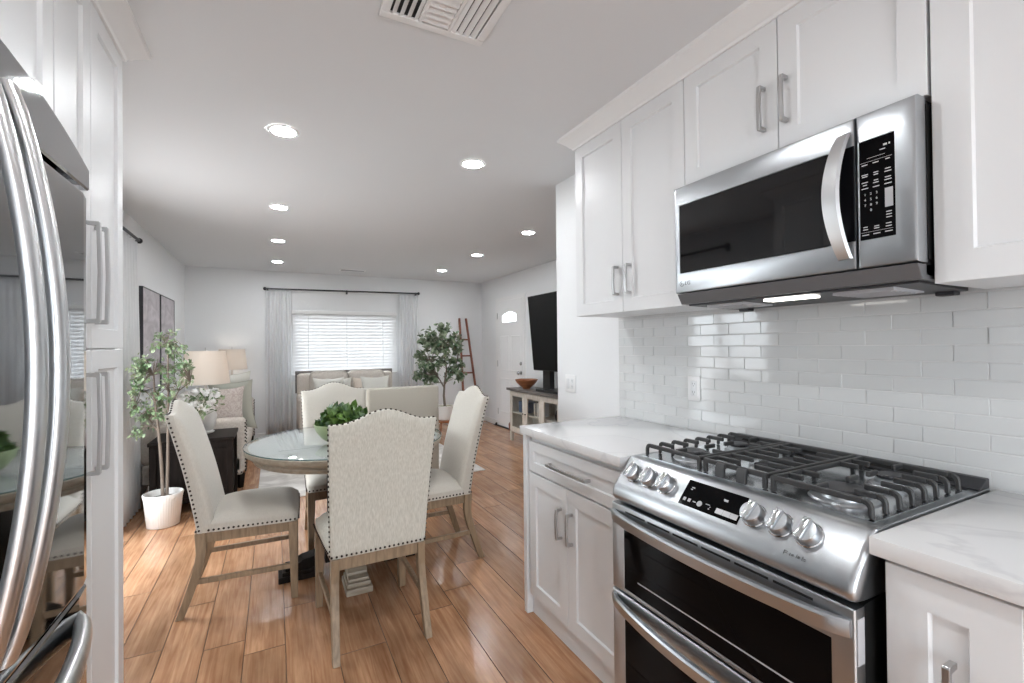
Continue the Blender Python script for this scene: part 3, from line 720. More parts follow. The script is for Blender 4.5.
    for k in range(ns):
        y = ya+.05+k*L
        m.add([(1.657, y+.006, .9292), (1.657, y+L-.006, .9292), (1.683, y+L-.006, .9416), (1.683, y+.006, .9416), (1.6572, y+.006, .9288), (1.6572, y+L-.006, .9288), (1.6832, y+L-.006, .9412), (1.6832, y+.006, .9412)],
              [(0, 1, 2, 3), (7, 6, 5, 4), (0, 4, 5, 1), (1, 5, 6, 2), (2, 6, 7, 3), (3, 7, 4, 0)])
    m.build('vent_slots', mat('dark_opening', (.003, .003, .003, 1), .9), rail)
    # oven doors
    def oven_door(za, zb, wz0, wz1, name, top_vents):
        T = T_right(1.081, yb-.001, za); w_, h_ = yb-ya-.002, zb-za
        m = MB(T); x0, x1, z0, z1 = .060, w_-.045, wz0-za, wz1-za; tt = .036
        R = lambda a, b, c, d_, n: [(a, b, n), (c, b, n), (c, d_, n), (a, d_, n)]
        rings = [R(0, 0, w_, h_, 0), R(0, 0, w_, h_, tt-.004), R(.002, .002, w_-.002, h_-.002, tt-.001), R(.005, .005, w_-.005, h_-.005, tt), R(x0, z0, x1, z1, tt), R(x0+.001, z0+.001, x1-.001, z1-.001, tt-.002)]
        vs = [p for q in rings for p in q]; fs = [(3, 2, 1, 0), (20, 21, 22, 23)]
        for i in range(5):
            for k in range(4): fs.append((i*4+k, i*4+(k+1) % 4, i*4+4+(k+1) % 4, i*4+4+k))
        d = m.add(vs, fs).build('oven_door', STEEL, t, smooth=25)
        win = MB(T).box(x0+.0015, x1-.0015, z0+.0015, z1-.0015, tt-.003, tt-.0004).build('window', BLACKG, d)
        ins = .055 if h_ > .2 else .03
        ln = MB(T); a0, a1, b0, b1 = x0+.045, x1-.06, z0+.045, z1-.05
        ln.box(a0+.02, a1-.02, b0, b0+.004, tt-.0004, tt-.0001).build('window_trim', GREYP, win)
        # bowed strap handle
        secs = []; N = 30; hz = h_-.040 if top_vents else h_-.030
        for k in range(N+1):
            u = k/N; s = .006+(w_-.012)*u; b = math.sin(PI*u)**.55; v = hz-(.008*math.sin(PI*u) if not top_vents else 0); n = tt+.004+.042*b
            if not top_vents: v = hz-.012*math.sin(PI*u)
            secs.append([(s, v-.019, n-.008), (s, v-.017, n+.002), (s, v+.013, n+.006), (s, v+.019, n+.002), (s, v+.019, n-.010), (s, v, n-.012)])
        MB(T).loft(secs).build('handle', STEEL, d, smooth=40)
        if top_vents:
            mm = MB(T); L_ = (w_-.14)/6
            for k in range(6): mm.box(.07+k*L_, .07+(k+1)*L_-.012, h_-.019, h_-.013, tt-.001, tt+.0006); 
            mm.build('vent_slots', BLACK, d)
            mm = MB().box(1.052, 1.078, ya-.0006, ya+.0015, zb-.115, zb-.02); mm.build('side_slot', GREYP, d, bevel=.0006)
        return d
    oven_door(.478, .768, .492, .690, 'upper', True)
    oven_door(.105, .470, .135, .390, 'lower', False)
    MB().box(1.060, 1.082, ya+.001, yb-.001, .035, .100).build('kick_plate', STEEL, t, bevel=.002)
gas_range()

# ------------------------------------------------------------------ outlets, switch, ceiling fittings
def plate(name, label, cat, T, gangs):
    w_ = .07 if gangs == 1 else .115
    t = thing(name, label, cat, T.translation)
    Tl = T.copy(); Tl.translation = (0, 0, 0)
    p = MB(Tl).rbox(-w_/2, w_/2, -.0575, .0575, 0.0005, .006, .0025, 2).build('plate', TRIMW, t, smooth=40)
    for g_ in range(gangs):
        u = 0 if gangs == 1 else (-.0255 if g_ == 0 else .0255)
        if name == 'wall_outlet' or g_ == 1:
            s = MB(Tl).rbox(u-.017, u+.017, -.035, .035, .004, .0075, .0012, 2).build('receptacle', CAB, t, smooth=40)
            m = MB(Tl)
            for v in (-.019, .019):
                m.box(u-.007, u-.005, v-.001, v+.007, .0075, .0079).box(u+.005, u+.007, v-.001, v+.006, .0075, .0079); m.lathe([(.0022, .0075), (.0022, .0079)], 8, (u, v-.007, 0))
            m.build('slots', MARKD, s)
        else: MB(Tl).rbox(u-.016, u+.016, -.033, .033, .004, .0095, .002, 2).build('rocker', CAB, t, smooth=40)
plate('wall_outlet', 'white electrical outlet plate on the tiled backsplash', 'outlet', T_right(W-.0026, 1.522, 1.108), 1)
plate('light_switch', 'white double switch plate on the painted wall beyond the worktop end', 'switch', T_right(W-.0002, 2.532, 1.062), 2)
LP = [(.045, 2.615, ZK, 'round recessed ceiling light, nearest of the left row'), (1.075, 2.59, ZK, 'round recessed ceiling light over the aisle, nearest of the right row'),
      (.037, 4.12, ZL, 'round recessed ceiling light, second of the left row'), (.037, 5.41, ZL, 'round recessed ceiling light, third of the left row'), (.039, 6.725, ZL, 'round recessed ceiling light, farthest of the left row'),
      (2.249, 4.007, ZL, 'round recessed ceiling light in front of the television'), (2.23, 5.264, ZL, 'round recessed ceiling light, middle one before the front door'), (2.212, 6.553, ZL, 'round recessed ceiling light, farthest of the right row by the window'),
      (.40, 1.05, ZK, 'round recessed fill light added unseen between refrigerator and range'), (.40, -.60, ZK, 'round recessed fill light added unseen behind the viewer')]  # both kitchen lights are unseen, added to brighten the cabinets and range
trim_me = diff_me = None
for i, (x, y, z, lab) in enumerate(LP):
    t = thing('recessed_light', lab, 'ceiling light', (x, y, z), 0, 'recessed ceiling lights')
    if i == 0:
        a = MB().lathe([(.057, -.0035), (.061, -.006), (.070, -.005), (.076, -.0005)], 40, caps=False).build('trim_ring', TRIMW, t, smooth=60)
        b = MB().lathe([(.002, -.0040), (.057, -.0040), (.057, -.0006), (.002, -.0006)], 40).build('diffuser', LAMPE, t); pa, pb = a, b
    else:
        for s in (pa, pb):
            o = s.copy(); C.objects.link(o); o.parent = t
# ceiling register
def register():
    x0, x1, y0, y1 = .31, .675, 1.235, 1.545
    t = thing('ceiling_vent', 'white louvred air register in the kitchen ceiling', 'vent', ((x0+x1)/2, (y0+y1)/2, ZK))
    hx, hy = (x1-x0)/2, (y1-y0)/2
    m = MB(); b = .03
    for a in ((-hx, hx, -hy, -hy+b), (-hx, hx, hy-b, hy), (-hx, -hx+b, -hy+b, hy-b), (hx-b, hx, -hy+b, hy-b)): m.box(*a, -.012, -.0005)
    m.build('frame', TRIMW, t, bevel=.003)
    MB().box(-hx+b, hx-b, -hy+b, hy-b, -.003, -.0008).build('backing', BLACK, t)
    a0, a1 = -hx+b, hx-b; third = (a1-a0)/3
    for bank in range(3):
        xa, xb = a0+bank*third, a0+(bank+1)*third
        m = MB()
        if bank == 1:
            n = 9
            for k in range(n):
                y = -hy+b+.008+(2*hy-2*b-.010)*k/n; m.add([(xa+.006, y, -.0035), (xb-.006, y, -.0035), (xb-.006, y+.020, -.013), (xa+.006, y+.020, -.013), (xa+.006, y+.001, -.0028), (xb-.006, y+.001, -.0028), (xb-.006, y+.021, -.012), (xa+.006, y+.021, -.012)], [(0, 1, 2, 3), (7, 6, 5, 4), (0, 4, 5, 1), (1, 5, 6, 2), (2, 6, 7, 3), (3, 7, 4, 0)])
        else:
            n = 4; s = 1 if bank == 2 else -1
            for k in range(n):
                xc = xa+.006+(xb-xa-.004)*k/n; p, q = (xc, xc+.016) if s > 0 else (xc+.016, xc)
                m.add([(p, -hy+b, -.0035), (p, hy-b, -.0035), (q, hy-b, -.013), (q, -hy+b, -.013), (p+.001, -hy+b, -.0028), (p+.001, hy-b, -.0028), (q+.001, hy-b, -.012), (q+.001, -hy+b, -.012)], [(0, 1, 2, 3), (7, 6, 5, 4), (0, 4, 5, 1), (1, 5, 6, 2), (2, 6, 7, 3), (3, 7, 4, 0)])
        m.build('louvre_bank', TRIMW, t)
    m = MB()
    for x in (a0+third, a0+2*third): m.box(x-.005, x+.005, -hy+b, hy-b, -.013, -.003)
    m.build('divider', TRIMW, t)
register()
t = thing('ceiling_vent', 'small white vent in the far living room ceiling before the window', 'vent', (1.02, 7.05, ZL))
m = MB().box(-.18, .18, -.075, -.055, -.008, -.0005).box(-.18, .18, .055, .075, -.008, -.0005).box(-.18, -.16, -.055, .055, -.008, -.0005).box(.16, .18, -.055, .055, -.008, -.0005)
m.build('frame', TRIMW, t); m = MB()
for k in range(6): m.box(-.16, .16, -.052+k*.018, -.044+k*.018, -.008, -.002)
m.build('louvre', GREYP, t); MB().box(-.16, .16, -.055, .055, -.002, -.0006).build('backing', BLACK, t)

# ------------------------------------------------------------------ dining chairs
def rear_y(z):       # rear face of the backrest (local y) at height z
    u = (z-.40)/.63; return -.222-.138*u-.020*math.sin(PI*u)*-.6
def back_hw(z):      # half width of the backrest
    return .208+.019*(z-.40)/.6
def top_z(x):        # camel-back top edge
    u = min(1, abs(x)/.227)
    if u > .80: return .997
    return .997+.052*(.5+.5*math.cos(PI*u/.80))
def make_chair(label, fabric):
    t = thing('dining_chair', label, 'chair', (0, 0, 0), 0, 'upholstered dining chairs around the table')
    # seat: a domed cushion, wider at the front
    m = MB(); b = bmesh.new(); bmesh.ops.create_cube(b, size=2)
    bmesh.ops.subdivide_edges(b, edges=b.edges[:], cuts=11, use_grid_fill=True)
    for v in b.verts:
        x, y, z = v.co; q = math.hypot(x*y, 0)
        rx = x*math.sqrt(1-.10*y**8); ry = y*math.sqrt(1-.10*x**8)       # softened corners in plan
        hgt = .446+.062*(max(0, 1-abs(x)**3)*max(0, 1-abs(y)**3))**.5
        yy = .0175+ry*.2175; w_ = .213+.022*(yy+.20)/.435
        v.co = Vector((rx*w_, yy, .405+(z+1)/2*(hgt-.405)))
    m.bm(b).build('seat', fabric, t, smooth=75)
    # backrest: front and rear skins following the camel outline
    NX, NZ = 18, 14; m = MB(); vs = []; idx = {}
    def P(i, j, side):
        u = -1+2*i/NX; x0 = u*.227; zt = top_z(x0); z = .402+(zt-.402)*j/NZ
        x = u*back_hw(z); th_ = .085-.028*(z-.4)/.6; yr = rear_y(z)
        e = 1-max(0, (abs(u)-.9)/.1)**2*.0
        edge = min(1, min((1-abs(u))/.10, (NZ-j)/1.3))
        if side: y = yr+.004*(1-edge)**2
        else: y = yr+th_+.012*math.cos(u*PI/2)*math.sin(PI*min(1, j/NZ))-.016*(1-edge)**2
        return (x, y, z)
    for side in (0, 1):
        for j in range(NZ+1):
            for i in range(NX+1): idx[(i, j, side)] = len(vs); vs.append(P(i, j, side))
    fs = []
    for side in (0, 1):
        for j in range(NZ):
            for i in range(NX): fs.append((idx[(i, j, side)], idx[(i+1, j, side)], idx[(i+1, j+1, side)], idx[(i, j+1, side)]))
    for i in range(NX):
        for j in (0, NZ): fs.append((idx[(i, j, 0)], idx[(i+1, j, 0)], idx[(i+1, j, 1)], idx[(i, j, 1)]))
    for j in range(NZ):
        for i in (0, NX): fs.append((idx[(i, j, 0)], idx[(i, j+1, 0)], idx[(i, j+1, 1)], idx[(i, j, 1)]))
    m.add(vs, fs).build('backrest', fabric, t, bevel=.006, smooth=40, seg=2)
    # nailheads
    m = MB()
    def nail(p): m.ball(p, .0056, 6, 4)
    z = .418
    while z < .985:
        for s in (-1, 1): nail((s*(back_hw(z)+.0005), rear_y(z)+.014, z))
        z += .0225
    k = 0; x = -.215
    while x <= .2151:
        nail((x, rear_y(top_z(x))+.014, top_z(x)+.0005)); nail((x*.95, rear_y(.415)-.0005, .415)); x += .0215
    m.build('nailhead_trim', BRONZE, t, kind='stuff')
    m = MB(); y = -.17
    while y < .225:
        u = (y+.20)/.435; hw_ = .213+.022*u
        for s in (-1, 1): nail((s*(hw_+.0003), y, .417))
        y += .0215
    x = -.22
    while x <= .2201: nail((x, .2355, .417)); x += .022
    m.build('nailhead_trim', BRONZE, t, kind='stuff')
    # wood
    m = MB(); m.add([(-.213, .222, .35), (.213, .222, .35), (.190, -.215, .35), (-.190, -.215, .35), (-.213, .222, .404), (.213, .222, .404), (.190, -.215, .404), (-.190, -.215, .404),
                     (-.193, .202, .35), (.193, .202, .35), (.172, -.195, .35), (-.172, -.195, .35), (-.193, .202, .404), (.193, .202, .404), (.172, -.195, .404), (-.172, -.195, .404)],
                    [(0, 1, 5, 4), (1, 2, 6, 5), (2, 3, 7, 6), (3, 0, 4, 7), (8, 12, 13, 9), (9, 13, 14, 10), (10, 14, 15, 11), (11, 15, 12, 8), (4, 5, 13, 12), (5, 6, 14, 13), (6, 7, 15, 14), (7, 4, 12, 15), (0, 8, 9, 1), (1, 9, 10, 2), (2, 10, 11, 3), (3, 11, 8, 0)])
    m.build('seat_frame', OAK, t, bevel=.002)
    R = lambda x, y, z, a, b_: [(x-a, y-b_, z), (x+a, y-b_, z), (x+a, y+b_, z), (x-a, y+b_, z)]
    for s in (-1, 1):
        MB().loft([R(s*.211, .214, 0, .016, .016), R(s*.2095, .211, .20, .0195, .0195), R(s*.207, .207, .404, .023, .023)]).build('leg', OAK, t, bevel=.003)
        secs = []
        for k in range(9):
            u = k/8; z = .404*(1-u); y = -.208+.006*math.sin(PI*min(1, u*1.6))-.085*max(0, u-.22)**1.45/.78**1.45
            secs.append(R(s*(.188+.009*u), y, z, .017-.002*u, .0235-.006*u))
        MB().loft(secs).build('leg', OAK, t, bevel=.0025)
        m = MB(); m.add([(s*.196-.009, -.222, .155), (s*.196+.009, -.222, .155), (s*.196+.009, -.222, .180), (s*.196-.009, -.222, .180), (s*.208-.009, .203, .155), (s*.208+.009, .203, .155), (s*.208+.009, .203, .180), (s*.208-.009, .203, .180)],
                        [(0, 1, 2, 3), (7, 6, 5, 4), (0, 4, 5, 1), (1, 5, 6, 2), (2, 6, 7, 3), (3, 7, 4, 0)])
        m.build('stretcher', OAK, t, bevel=.002)
    return t
ch = make_chair('cream upholstered dining chair seen from behind, nearest the viewer', LINENB)
ch.location = (.412, 2.345, 0); ch.rotation_euler = (0, 0, 0.02)
ch2 = make_chair('cream upholstered dining chair at the left of the round table', LINEN)
ch2.location = (-.115, 2.935, 0); ch2.rotation_euler = (0, 0, -PI/2-.045)
dup(ch2, (.850, 2.870, 0), PI/2, 'cream upholstered dining chair at the right of the table, near the kitchen')
dup(ch2, (.405, 3.395, 0), PI+.02, 'cream dining chair on the far side of the table, behind the leafy bowl')

# ------------------------------------------------------------------ round table
TX, TY, TR, TZ = .398, 2.955, .556, .770
def table():
    t = thing('dining_table', 'round taupe pedestal dining table with a glass cover', 'table', (TX, TY, 0))
    MB().lathe([(.40, .672), (.44, .672), (.505, .684), (.512, .70), (.508, .712), (.535, .722), (.549, .732), (.553, .745), (.549, .757), (.540, .7605), (.003, .7605)], 96).build('tabletop', TAUPE, t, smooth=40)
    MB().lathe([(.003, .7606), (.532, .7606), (.532, .7613), (.003, .7613)], 96).build('top_inlay', mat('pale_top_finish', (.56, .565, .55, 1), .45), t)
    g = MB().lathe([(.003, .7615), (.550, .7615), (.5545, .763), (.556, .766), (.5545, .7690), (.550, .770), (.003, .770)], 96).build('glass_cover', TGLASS, t, smooth=40)
    MB().lathe([(.5530, .7625), (.5565, .764), (.5568, .7675), (.5535, .7690)], 96, caps=False).build('glass_rim', GEDGE, g, smooth=60)
    m = MB()
    for hw, za, zb in ((.19, .645, .672), (.165, .625, .645), (.115, .20, .625), (.135, .17, .20), (.150, .10, .17)): m.box(-hw, hw, -hw, hw, za, zb)
    m.build('pedestal', DARKW, t, bevel=.006)
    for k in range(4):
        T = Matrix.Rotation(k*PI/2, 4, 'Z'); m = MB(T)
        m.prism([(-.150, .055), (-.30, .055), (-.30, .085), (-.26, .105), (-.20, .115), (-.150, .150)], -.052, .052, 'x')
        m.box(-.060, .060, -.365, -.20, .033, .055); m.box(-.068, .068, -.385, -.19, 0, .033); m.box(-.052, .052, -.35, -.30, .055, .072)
        m.build('foot', TAUPE if k == 0 else DARKW, t, bevel=.004)  # front foot in the lighter colour, the other three in the darker
table()
def leaf_geo(m, p, d, n, L, wd, bend=.25):
    """one curved leaf from p along d with face normal n"""
    d = d.normalized(); s = d.cross(n)
    if s.length < 1e-4: s = d.cross(Vector((1, .3, .2)))
    s.normalize(); n = s.cross(d)
    q = [p, p+d*L*.32+s*wd*.5+n*L*.05, p+d*L*.38+n*-L*.02, p+d*L*.32-s*wd*.5+n*L*.05,
         p+d*L*.70+s*wd*.42-n*L*bend*.3, p+d*L*.72-n*L*bend*.42, p+d*L*.70-s*wd*.42-n*L*bend*.3, p+d*L-n*L*bend]
    m.add(q, [(0, 2, 1), (0, 3, 2), (1, 2, 5, 4), (2, 3, 6, 5), (4, 5, 7), (5, 6, 7)])
def rv(): 
    while True:
        v = Vector((random.uniform(-1, 1), random.uniform(-1, 1), random.uniform(-1, 1)))
        if .05 < v.length < 1: return v.normalized()
# bowl with greenery on the table
random.seed(11)
t = thing('potted_plant', 'leafy green plant in a pale green bowl on the dining table', 'plant', (.335, 2.83, TZ), 0)
MB().lathe([(.055, .0005), (.065, .004), (.10, .03), (.130, .07), (.142, .108), (.137, .110), (.124, .072), (.09, .04), (.004, .035)], 40).build('bowl', mat('pale_green_glaze', (.34, .42, .22, 1), .35), t, smooth=50)
MB().lathe([(.004, .070), (.110, .082), (.10, .09), (.004, .098)], 24).build('soil', SOIL, t, smooth=50)
m = MB()
for k in range(190):
    v = rv(); v.z = abs(v.z)*.9+.12; c = Vector((.02, .0, .095))+Vector((v.x*.105, v.y*.105, v.z*.085))*random.uniform(.55, 1)
    d = (v+rv()*.5+Vector((0, 0, .15))); leaf_geo(m, c, d, (v+rv()*.3), random.uniform(.045, .075), random.uniform(.032, .05), .35)
for k in range(14):
    a = PI+random.uniform(-.5, .5); c = Vector((.115*math.cos(a), .115*math.sin(a), .10)); leaf_geo(m, c, Vector((math.cos(a)*.4, math.sin(a)*.4, .9))+rv()*.3, rv(), .035, .03, .3)
m.build('foliage', LEAF_B, t, smooth=60)

# ------------------------------------------------------------------ trees in pots
def tree(t, stems, foliage_mat, leaf_len, leaf_w, n_leaf, ell, bark=BARK, droop=.2, twig_n=60, seed=1, xmin=-9, ymax=9):
    """stems: list of (points, r0, r1). twigs spread inside the ellipsoids ell=[(c, radii, weight)]"""
    random.seed(seed)
    m = MB()
    for pts, r0, r1 in stems: m.tube(pts, [r0+(r1-r0)*k/(len(pts)-1) for k in range(len(pts))], 8)
    tips = []
    all_pts = [Vector(p) for pts, _, _ in stems for p in pts[len(pts)//2:]]
    for c, rad, wt in ell:
        for k in range(int(twig_n*wt)):
            v = rv()*random.uniform(.35, 1)**.5; tip = Vector((c[0]+v.x*rad[0], c[1]+v.y*rad[1], c[2]+v.z*rad[2])); tip.x = max(tip.x, xmin+.03); tip.y = min(tip.y, ymax)
            base = min(all_pts, key=lambda q: (q-tip).length+max(0, q.z-tip.z)*.8)
            mid = (base+tip)/2+Vector((0, 0, .04))+rv()*.02
            m.tube([base, mid, tip], [.0035, .0025, .0012], 5); tips.append((mid, tip))
    m.build('trunk', bark, t, smooth=60)
    m = MB()
    for k in range(n_leaf):
        a, b = random.choice(tips); u = random.uniform(.25, 1.05); p = a.lerp(b, u)+rv()*random.uniform(0, .03); p.x = max(p.x, xmin+.02)
        d = (b-a).normalized()*.6+rv()*.9-Vector((0, 0, droop)); leaf_geo(m, p, d, Vector((0, 0, 1))+rv()*.7, leaf_len*random.uniform(.7, 1.15), leaf_w*random.uniform(.8, 1.15))
    m.build('foliage', foliage_mat, t, smooth=60)
# slender tree in a ribbed white pot at the left
px, py = -.745, 4.28
t = thing('potted_tree', 'slender leafy tree in a ribbed white pot by the left curtain', 'plant', (px, py, 0))
rib = lambda a, z: 1+.012*math.cos(a*44)
pot = MB().lathe([(.090, 0.0005), (.100, .006), (.118, .20), (.126, .240), (.120, .246), (.108, .235), (.100, .19), (.004, .19)], 176, ripple=rib).build('pot', POTW, t, smooth=60)
MB().lathe([(.004, .196), (.102, .200), (.101, .192), (.004, .191)], 24).build('soil', SOIL, t)
tree(t, [([(0, 0, .19), (-.012, .01, .45), (-.028, .0, .72), (-.05, .01, .92), (-.06, .02, 1.12)], .013, .006), ([(.02, .01, .19), (.025, .02, .50), (.03, .0, .75), (.035, -.01, 1.0), (.03, 0, 1.32)], .012, .005),
         ([(-.028, .0, .70), (-.09, .02, .80), (-.17, .0, .88)], .007, .003), ([(.03, 0, .85), (.10, -.02, 1.0), (.17, 0, 1.06)], .006, .003)],
     LEAF_O, .034, .018, 1150, [((-.02, 0, 1.12), (.22, .20, .30), 1.0), ((.08, 0, 1.16), (.15, .14, .14), .45), ((-.14, 0, .98), (.14, .14, .22), .5), ((.03, 0, 1.40), (.08, .08, .12), .25), ((.0, 0, .90), (.10, .12, .12), .3), ((-.17, 0, .74), (.08, .08, .08), .12), ((-.20, -.05, 1.16), (.10, .10, .16), .25), ((.13, 0, 1.27), (.10, .1, .10), .2)], twig_n=46, seed=4, xmin=-.195)
t.children[0]
# ficus by the ladder, on a wooden stand
fx, fy = 2.20, 6.35
t = thing('plant_stand', 'round wooden plant stand under the white pot of the tree by the window', 'stand', (fx-.03, fy, 0))
MB().lathe([(.05, .235), (.15, .24), (.165, .262), (.155, .268), (.004, .262)], 32).build('dish', BOWLW, t, smooth=50)
for k in range(4):
    a = PI/4+k*PI/2; MB().tube([(.12*math.cos(a), .12*math.sin(a), .24), (.16*math.cos(a), .16*math.sin(a), .0)], [.016, .011], 10).build('leg', BOWLW, t, smooth=60)
t = thing('potted_tree', 'bushy ficus tree in a white pot beside the leaning ladder', 'plant', (fx-.03, fy, .2685))
MB().lathe([(.085, 0.0), (.10, .004), (.130, .11), (.140, .20), (.132, .203), (.122, .18), (.004, .178)], 40).build('pot', POTW, t, smooth=50)
MB().lathe([(.004, .184), (.124, .186), (.122, .18), (.004, .179)], 24).build('soil', mat('dry_moss', (.22, .19, .06, 1), .9), t)
tree(t, [([(0, 0, .18), (-.015, 0, .34), (.0, .01, .52), (.03, 0, .72), (-.02, 0, 1.0)], .020, .007), ([(-.005, 0, .45), (-.10, .0, .62), (-.20, 0, .82)], .011, .005), ([(.0, 0, .50), (.10, .02, .66), (.20, 0, .84)], .010, .005)],
     LEAF_F, .062, .042, 1700, [((-.12, 0, .86), (.38, .30, .32), 1.0), ((.0, 0, 1.13), (.32, .26, .26), .8), ((-.30, 0, .62), (.17, .16, .18), .35), ((.16, 0, .70), (.20, .2, .2), .4), ((-.27, 0, 1.20), (.12, .12, .12), .2)], twig_n=60, seed=9)
# ladder leaning in the corner
t = thing('blanket_ladder', 'red-brown wooden blanket ladder leaning on the back wall', 'ladder', (2.95, YB, 0))
def rail(x0, x1): return [(x0, -.36, .0), (x1, -.028, 1.80)]
La, Lb = rail(-.13, -.085), rail(.155, .035)
for a, b in (La, Lb):
    d = (Vector(b)-Vector(a)); n = 2
    MB().tube([a, b], .020, 10).build('rail', REDW, t, smooth=60)
for z in (.28, .57, .86, 1.15, 1.43):
    u = z/1.80; A = Vector(La[0]).lerp(Vector(La[1]), u); B = Vector(Lb[0]).lerp(Vector(Lb[1]), u); MB().tube([A, B], .013, 8).build('rung', REDW, t, smooth=60)

# ------------------------------------------------------------------ soft furniture
def puff(x0, x1, y0, y1, z0, z1, r, bulge=.02, axis=2):
    """rounded cushion, swollen on its faces"""
    c = ((x0+x1)/2, (y0+y1)/2, (z0+z1)/2); h = ((x1-x0)/2, (y1-y0)/2, (z1-z0)/2)
    def fn(p):
        q = [(p[i]-c[i])/h[i] for i in range(3)]; o = list(p)
        for i in range(3):
            a, b = [max(0, 1-q[j]**2) for j in range(3) if j != i]; o[i] += q[i]*bulge*a*b*(1 if i == axis else .45)
        return o
    return MB().rbox(x0, x1, y0, y1, z0, z1, r, 4, fn, 5)
def pillow(name, label, m_, loc, w_, h_, d_, rot, group='throw pillows'):
    """knife-edge pillow standing on its lower edge at loc; rot = Euler"""
    N = 14; vs = []; fs = []; n1 = N+1
    for s in (1, -1):
        for j in range(n1):
            for i in range(n1):
                u, v = -1+2*i/N, -1+2*j/N
                x = u*w_/2*(1-.13*(1-v*v)**1.0*abs(u)**3); z = v*h_/2*(1-.13*(1-u*u)*abs(v)**3)
                y = s*d_/2*max(.0012, (1-u*u)*(1-v*v))**.42; vs.append((x, y, z+h_/2))
    for s in (0, 1):
        for j in range(N):
            for i in range(N):
                a = s*n1*n1+j*n1+i; fs.append((a, a+1, a+n1+1, a+n1) if s == 0 else (a, a+n1, a+n1+1, a+1))
    m = MB().add(vs, fs); o = m.build(name, m_, smooth=70)
    b = bmesh.new(); b.from_mesh(o.data); bmesh.ops.remove_doubles(b, verts=b.verts[:], dist=.00002); bmesh.ops.recalc_face_normals(b, faces=b.faces[:]); b.to_mesh(o.data); b.free()
    o.location = loc; o.rotation_euler = rot; return tag(o, label, 'pillow', group)
def sofa(label, loc, rotz, Wd, nseat, arm_w=.16, back_h=.80, frame=False, nails=False):
    """local: sits facing -y, back at y=0, spans x -Wd/2..Wd/2; depth .92"""
    t = thing('sofa', label, 'sofa', loc, rotz); D = .82; hw = Wd/2
    MB().rbox(-hw, hw, -D+.04, -.02, .13, .30, .02, 3).build('base', SOFA, t, smooth=50)
    MB().rbox(-hw+.01, hw-.01, -.20, -.005, .29, back_h, .05, 4).build('backrest', SOFA, t, smooth=50)
    for s in (-1, 1):
        xa, xb = (hw-arm_w, hw) if s > 0 else (-hw, -hw+arm_w)
        MB().rbox(xa, xb, -D+.02, -.08, .14, .66, .045, 5).build('armrest', SOFA, t, smooth=50)
    cw = (Wd-2*arm_w)/nseat
    for k in range(nseat):
        x0 = -hw+arm_w+k*cw
        puff(x0+.004, x0+cw-.004, -D+.01, -.20, .30, .45, .045, .022).build('seat_cushion', SOFA, t, smooth=60)
        puff(x0+.006, x0+cw-.006, -.36, -.19, .46, back_h+.03, .06, .03, 1).build('back_cushion', SOFA, t, smooth=60)
    for x in (-hw+.06, hw-.06):
        for y in (-D+.065, -.09): MB().lathe([(.028, 0), (.042, .135)], 4, (x, y, .0)).build('leg', DARKW, t)
    if frame:
        m = MB().rbox(-hw-.012, hw+.012, -.06, .012, back_h-.02, back_h+.035, .008, 2).box(-hw-.012, -hw+.014, -.05, .01, .66, back_h-.02).box(hw-.014, hw+.012, -.05, .01, .66, back_h-.02)
        m.build('frame', GREYW, t)
    if nails:
        m = MB()
        for s in (-1, 1):
            z = .17
            while z < .62: m.ball((s*(hw-arm_w+.012), -D+.018, z), .008, 6, 4); m.ball((s*(hw-.012), -D+.018, z), .008, 6, 4); z += .034
            x = hw-arm_w+.02
            while x < hw-.01: m.ball((s*x, -D+.018, .155), .008, 6, 4); x += .034
            y = -D+.05
            while y < -.1: m.ball((s*(hw+.0005), y, .155), .008, 6, 4); y += .034
        m.build('nailhead_trim', BRONZE, t, kind='stuff')
    return t
sofa('cream sofa with nailhead trim along the left wall', (XL+.03, 6.13, 0), PI/2, 2.20, 3, nails=True, back_h=.78)
sofa('taupe loveseat with a grey wooden top rail under the window', (.955, 7.40, 0), 0, 1.36, 2, back_h=.945, frame=True)
# pillows on the left sofa (leaning back toward the wall), near to far
pillow('throw_pillow', 'rose patterned throw pillow leaning on the near arm of the left sofa', PIL_P, (-.455, 5.40, .478), .38, .48, .13, (-.22, 0, PI))
pillow('throw_pillow', 'sage grey throw pillow propped against the rose patterned one', PIL_G, (-.365, 5.58, .478), .42, .54, .13, (-.26, 0, PI-.28))
pillow('throw_pillow', 'tall cream throw pillow behind the sage one on the left sofa', PIL_W, (-.41, 5.80, .478), .40, .62, .13, (-.26, 0, PI-.1))
pillow('throw_pillow', 'small cream throw pillow at the far end of the left sofa', PIL_W, (-.44, 6.70, .478), .40, .40, .13, (-.28, 0, PI/2))
# pillows on the loveseat
for x, y, m_, lab, wz, hz in ((.650, 6.60, PIL_W, 'large pale throw pillow in front at the left end of the loveseat', .40, .45), (.800, 6.77, PIL_W, 'pale throw pillow behind the large left one on the loveseat', .34, .43), (1.120, 6.77, PIL_B, 'beige throw pillow behind the large right one on the loveseat', .28, .43), (1.260, 6.60, PIL_W, 'large pale throw pillow in front at the right end of the loveseat', .40, .45)):
    pillow('throw_pillow', lab, m_, (x, y, .478), wz, hz, .12, (-.26, 0, 0))
